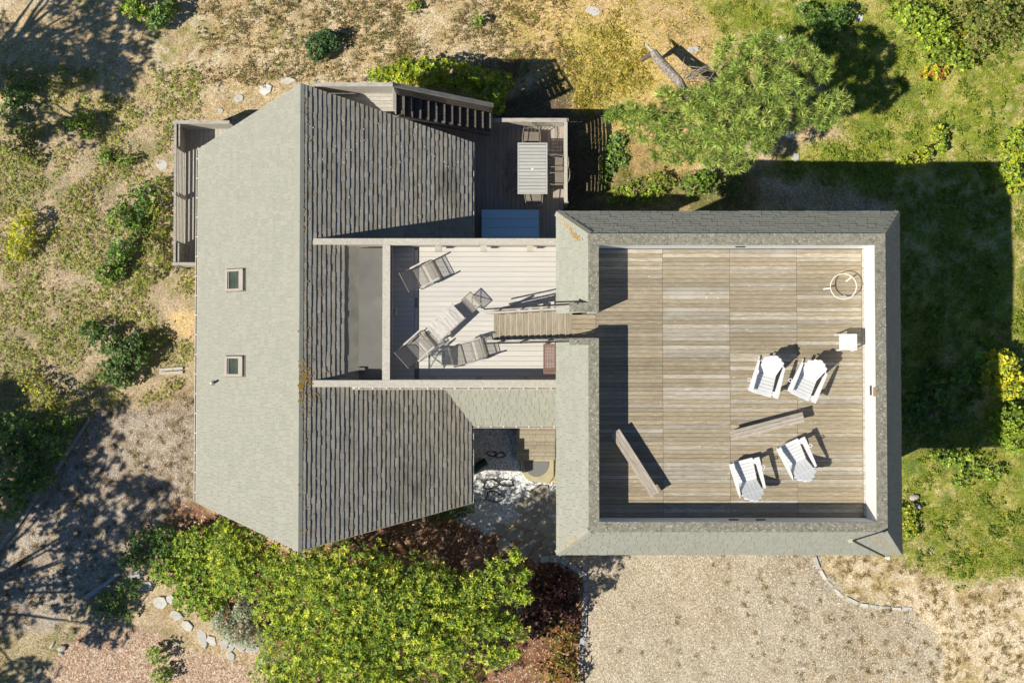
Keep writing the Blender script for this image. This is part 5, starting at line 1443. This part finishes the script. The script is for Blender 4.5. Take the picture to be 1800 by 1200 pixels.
# --- pine
def pine():
    base = Gp(1300, 240)
    t = thing('pine_tree', 'sprawling pine with star shaped needle tufts above the garage skirt', 'tree', base)
    lob = []
    for (px, py, rx, ry, z) in ((1290, 95, 34, 26, 1.6), (1340, 85, 36, 26, 1.9), (1395, 100, 40, 30, 2.0), (1430, 125, 34, 26, 1.9), (1460, 180, 30, 22, 1.6), (1440, 205, 28, 20, 1.4), (1380, 150, 46, 34, 2.3),
                                (1320, 140, 46, 34, 2.3), (1275, 150, 38, 30, 2.0), (1240, 180, 40, 28, 1.6), (1180, 170, 26, 16, .6), (1120, 200, 40, 18, .5), (1090, 205, 24, 14, .3), (1150, 225, 44, 26, .6),
                                (1210, 225, 50, 34, 1.1), (1270, 215, 50, 38, 1.7), (1340, 205, 46, 34, 2.0), (1390, 200, 34, 24, 1.6), (1325, 250, 36, 22, 1.1), (1260, 265, 44, 24, .7), (1190, 265, 44, 20, .3), (1290, 285, 26, 14, .5)):
        c = P(px, py, z); s = (CAMZ - z) / FPX
        lob.append((c.x, c.y, z, rx * s * .96, ry * s * .98, .32))
    pts, up = [], []
    for (x, y, z, rx, ry, rz) in lob:
        n = int(42 * rx * ry / .45) + 8
        a = rng.random(n) * 6.283; r = np.sqrt(rng.random(n))
        p = np.stack([x + rx * r * np.cos(a), y + ry * r * np.sin(a), z + rz * (1 - r * r) * rng.uniform(-.6, 1, n)], 1)
        u = np.stack([np.cos(a) * r * .8, np.sin(a) * r * .8, np.full(n, .75)], 1) + rng.normal(0, .25, (n, 3))
        u /= np.linalg.norm(u, axis=1)[:, None]
        pts.append(p); up.append(u)
    pts, up = np.concatenate(pts), np.concatenate(up)
    pal = [(.40, .54, .12), (.50, .64, .15), (.30, .43, .10), (.62, .68, .20)]
    A = leaves(pts, up, 40, .25, .0085, pal, .35, .03, .2, .6)
    B = leaves(pts + up * .03, up, 22, .20, .0085, pal, .85, .0, .2, .6)
    Cc = leaves(pts[::3], up[::3], 5, .06, .012, [(.30, .20, .09), (.38, .26, .12)], .9)
    v, f, c = join([A, B, Cc])
    obj('crown', np_mesh('crown', v - np.array(base), f, c, 'needle'), None, t)
    tk = MB().tube([(0, 0, -.1), (.05, .1, .9), (.1, .3, 2.0), (.15, .4, 3.1)], [.17, .15, .11, .06], 9).build('trunk', 'bark', t)
    for l in lob:
        e = Vector(l[:3]) - base - Vector((0, 0, .12)); fk = Vector((.1, .25, max(.4, min(2.6, e.z * .75))))
        MB().tube([fk, fk.lerp(e, .5) + Vector((random.uniform(-.1, .1), random.uniform(-.1, .1), .06)), e], [.06, .042, .016], 6).build('limb', 'bark', tk)
        for _ in range(4):
            e2 = e + Vector((random.uniform(-1, 1) * l[3], random.uniform(-1, 1) * l[4], .1))
            MB().tube([fk.lerp(e, .6), e2], [.02, .008], 5).build('limb', 'bark', tk)
pine()
# dead trunk with twigs
a = P(1148, 92, -.9); b_ = P(1212, 172, -.4)
dt = thing('dead_trunk', 'broken grey dead trunk leaning out of the pine with bare twigs', 'dead tree', Gp(1212, 172))
o_ = dt.location
MB().tube([b_ - o_, b_.lerp(a, .35) - o_ + Vector((.04, .03, .05)), b_.lerp(a, .7) - o_, a - o_], [.11, .14, .15, .13], 10).build('trunk', 'deadwood', dt)
MB().tube([a - o_ + Vector((.05, -.05, .05)), P(1135, 78, -.8) - o_], [.07, .03], 6).build('snag', 'palewood', dt)
MB().tube([a - o_, P(1126, 108, -1.0) - o_], [.10, .05], 7).build('snag', 'bark', dt)
MB().tube([b_ - o_ + Vector((0, 0, .05)), Vector((.0, -.1, -.8))], [.10, .14], 8).build('stump', 'deadwood', dt)
random.seed(33)
for i in range(46):
    c0 = P(random.gauss(1212, 10), random.gauss(135 if i % 3 else 165, 9), -.5)
    e = c0 + Vector((random.gauss(.3, .35), random.gauss(.05, .25), random.uniform(-.1, .25)))
    MB().tube([c0 - o_, c0.lerp(e, .5) + Vector((random.uniform(-.06, .06), random.uniform(-.06, .06), .03)) - o_, e - o_], [.016, .011, .005], 5).build('twig', 'deadwood', dt)

# ------------------------------------------------------------------ grasses, weeds, pebbles (uncountable)
BUILD = [[(345, 262), (520, 147), (828, 250), (998, 210), (998, 372), (1582, 372), (1582, 974), (978, 974), (978, 748), (828, 748), (828, 884), (527, 968), (347, 882)], [(303, 213), (350, 213), (350, 467), (303, 467)], [(550, 147), (690, 147), (865, 185), (865, 215), (700, 215)]]

def scatter(n, poly=None, box=(-60, -60, 1860, 1260), inset=0):
    px = rng.uniform(box[0], box[2], n); py = rng.uniform(box[1], box[3], n)
    ok = np.ones(n, bool)
    if poly is not None: ok &= sd(poly, px, py) > inset + rng.normal(0, 5, n)
    for b in BUILD: ok &= sd(b, px, py) < -1
    return px[ok], py[ok]

def tufts(px, py, k, ln, wd, pal, spread=.9, cj=.3):
    x, y, z = G(px, py)
    p = np.stack([x, y, z - .005], 1)
    u = np.stack([rng.normal(0, .25, len(x)), rng.normal(0, .25, len(x)), np.ones(len(x))], 1); u /= np.linalg.norm(u, axis=1)[:, None]
    return leaves(p, u, k, ln, wd, pal, spread, .12, cj, .8)

def outside(px, py, names, m=0):
    ok = np.ones(len(px), bool)
    for n_ in names: ok &= sd(POLY[n_], px, py) < -m + rng.normal(0, 6, len(px))
    return ok

bareN = ['drive', 'path', 'mulch', 'bed', 'pebble', 'sandbank', 'sandspot']
# lawn
px, py = scatter(52000, POLY['lawn'], (1180, -60, 1860, 1040))
x_, y_, z_ = G(px, py); k_ = fbm(x_ * 1.6, y_ * 1.6, 41) > .44 + rng.normal(0, .05, len(x_)); px, py = px[k_], py[k_]
A = tufts(px, py, 4, .085, .010, [(.28, .38, .03), (.37, .45, .045), (.50, .50, .09), (.22, .30, .025), (.56, .48, .19)], .5)
px, py = scatter(5200, POLY['lawn'], (1180, -60, 1860, 1040)); x_, y_, z_ = G(px, py); k_ = fbm(x_ * 2.2, y_ * 2.2, 43) > .57
cl = np.repeat(np.stack([x_, y_, z_], 1)[k_], 5, 0); cl = cl + rng.normal(0, 1, cl.shape) * np.array([.07, .07, .02]) + np.array([0, 0, .05])
u = rng.normal(0, .35, cl.shape) + np.array([0, 0, 1.0]); u /= np.linalg.norm(u, axis=1)[:, None]
B = leaves(cl, u, 5, .075, .022, [(.20, .30, .04), (.28, .38, .05), (.15, .23, .04), (.40, .42, .07)], .4, .1, .3)
v, f, c = join([A, B])
obj('lawn_grass', np_mesh('lawn_grass', v, f, c, 'blade'), None, label='short green lawn grass round the garage', cat='grass', kind='stuff')
# dry straw grass over the north slope and the scrub
px, py = scatter(46000)
ok = outside(px, py, bareN + ['lawn', 'sand']); px, py = px[ok], py[ok]
x_, y_, z_ = G(px, py); w_ = fbm(x_ * .9, y_ * .9, 51); k_ = rng.random(len(px)) < np.clip((w_ - .32) * 4, .1, 1)
px, py = px[k_], py[k_]
A = tufts(px, py, 4, .10, .008, [(.78, .63, .35), (.68, .53, .27), (.54, .40, .19), (.82, .71, .47), (.40, .28, .13), (.46, .44, .12), (.36, .38, .10)], .3)
v, f, c = A
obj('dry_grass', np_mesh('dry_grass', v, f, c, 'blade'), None, label='dry straw coloured grass on the slope above the house', cat='grass', kind='stuff')
# yellow green tall grass
px, py = scatter(9000, POLY['mixgrass'], (850, -40, 1420, 330))
x_, y_, z_ = G(px, py); d_ = sd(POLY['tallgrass'], px, py); k_ = rng.random(len(px)) < np.clip(.22 + d_ / 70 + (fbm(x_ * 1.5, y_ * 1.5, 83) - .5) * 1.6, .08, .9); px, py = px[k_], py[k_]
A = tufts(px, py, 6, .20, .010, [(.62, .54, .09), (.50, .48, .08), (.68, .54, .17), (.38, .42, .08)], .45)
v, f, c = A
obj('tall_grass', np_mesh('tall_grass', v, f, c, 'blade'), None, label='long yellow green grass beside the dead trunk', cat='grass', kind='stuff')
# clumps of leafy weeds over the scrub
px, py = scatter(3000, None, (-40, 120, 350, 760)); ok = outside(px, py, bareN); px, py = px[ok], py[ok]
x_, y_, z_ = G(px, py); w_ = fbm(x_ * 1.1, y_ * 1.1, 61); k_ = w_ > .465; px, py = px[k_], py[k_]
x_, y_, z_ = G(px, py)
cl = np.stack([x_, y_, z_], 1); cl = np.repeat(cl, 7, 0) + rng.normal(0, 1, (len(cl) * 7, 3)) * np.array([.12, .12, .03]) + np.array([0, 0, .05])
u = rng.normal(0, .35, cl.shape) + np.array([0, 0, 1.0]); u /= np.linalg.norm(u, axis=1)[:, None]
A = leaves(cl, u, 5, .06, .015, [(.30, .40, .07), (.42, .50, .08), (.50, .46, .14), (.24, .32, .07), (.58, .46, .24), (.46, .34, .18), (.52, .56, .10)], .3, .1, .3)
px, py = scatter(900, None, (350, -40, 1000, 150)); x_, y_, z_ = G(px, py); k_ = fbm(x_ * .8, y_ * .8, 71) > .48
cl = np.stack([x_, y_, z_], 1)[k_]; cl = np.repeat(cl, 6, 0) + rng.normal(0, 1, (len(cl) * 6, 3)) * np.array([.11, .11, .03]) + np.array([0, 0, .05])
u = rng.normal(0, .35, cl.shape) + np.array([0, 0, 1.0]); u /= np.linalg.norm(u, axis=1)[:, None]
B = leaves(cl, u, 5, .075, .014, [(.25, .24, .07), (.20, .23, .06), (.36, .26, .12), (.28, .19, .09)], .45, .1, .3)
v, f, c = join([A, B])
obj('scrub_weeds', np_mesh('scrub_weeds', v, f, c, 'leaf'), None, label='low mixed weeds scattered over the sandy scrub', cat='weeds', kind='stuff')
# sparse tufts on gravel and sand
px, py = scatter(500, POLY['drive'], (1030, 970, 1660, 1260)); k_ = rng.random(len(px)) < np.clip((px - 1150) / 500, .06, .8); px, py = px[k_], py[k_]
px2, py2 = scatter(650, POLY['sand'], (1430, 960, 1860, 1260))
px3, py3 = scatter(700, POLY['path'], (-60, 680, 350, 1150))
px, py = np.concatenate([px, px2, px3]), np.concatenate([py, py2, py3])
x_, y_, z_ = G(px, py); cl = np.repeat(np.stack([x_, y_, z_], 1), 6, 0); cl[:, :2] += rng.normal(0, .05, (len(cl), 2))
u = rng.normal(0, .3, cl.shape) + np.array([0, 0, 1.0]); u /= np.linalg.norm(u, axis=1)[:, None]
v, f, c = leaves(cl, u, 5, .085, .006, [(.40, .28, .11), (.30, .23, .09), (.26, .25, .06), (.48, .36, .17)], .45, .1, .3)
obj('gravel_tufts', np_mesh('gravel_tufts', v, f, c, 'blade'), None, label='thin dry tufts sprouting through gravel and sand', cat='grass', kind='stuff')

def stones(name, label, cat, px, py, smin, smax, pal, flat=.6, chip=False):
    x, y, z = G(px, py); n = len(x)
    s = rng.uniform(smin, smax, n); a = rng.random(n) * 6.283
    if chip: sx, sy, sz = s * 1.6, s * .45, s * .25
    else: sx, sy, sz = s, s * rng.uniform(.6, 1, n), s * flat
    o8 = np.array([(1, 0, 0), (0, 1, 0), (-1, 0, 0), (0, -1, 0), (0, 0, 1.0)])
    v = o8[None] * np.stack([sx, sy, sz], 1)[:, None]
    ca, sa = np.cos(a)[:, None], np.sin(a)[:, None]
    X, Y = v[..., 0] * ca - v[..., 1] * sa, v[..., 0] * sa + v[..., 1] * ca
    v = np.stack([X + x[:, None], Y + y[:, None], v[..., 2] + z[:, None] + .004], -1).reshape(-1, 3)
    i = np.arange(n)[:, None] * 5
    f = np.concatenate([np.concatenate([i, i + 1, i + 4], 1), np.concatenate([i + 1, i + 2, i + 4], 1), np.concatenate([i + 2, i + 3, i + 4], 1), np.concatenate([i + 3, i, i + 4], 1)], 0)
    pal = np.array(pal); c = pal[rng.integers(0, len(pal), n)] * rng.uniform(.8, 1.2, (n, 1))
    obj(name, np_mesh(name, v, f, np.tile(c, (4, 1)), 'pebble'), None, label=label, cat=cat, kind='stuff')
px, py = scatter(9000, POLY['pebble'], (800, 745, 990, 940), 1)
stones('white_pebbles', 'white pebbles covering the bed between house and entry steps', 'pebbles', px, py, .02, .045, [(.80, .80, .78), (.86, .86, .85), (.66, .66, .65)])
px, py = scatter(26000, POLY['drive'], (1010, 955, 1670, 1260), 3)
stones('driveway_gravel', 'pale tan gravel of the driveway in front of the garage', 'gravel', px, py, .012, .03, [(.64, .55, .42), (.50, .41, .29), (.76, .69, .57), (.40, .31, .21)])
px, py = scatter(15000, POLY['path'], (-60, 680, 350, 1160), 3)
stones('path_gravel', 'grey gravel of the shaded side path', 'gravel', px, py, .012, .03, [(.48, .43, .38), (.36, .31, .27), (.60, .56, .51)])
px, py = scatter(16000, POLY['mulch'], (60, 1090, 560, 1260), 2); p2 = scatter(16000, POLY['bed'], (290, 860, 1030, 1260), 2)
stones('bark_mulch', 'reddish bark mulch over the planting beds', 'mulch', np.concatenate([px, p2[0]]), np.concatenate([py, p2[1]]), .02, .04, [(.58, .41, .29), (.38, .23, .14), (.76, .63, .50), (.30, .17, .10)], chip=True)
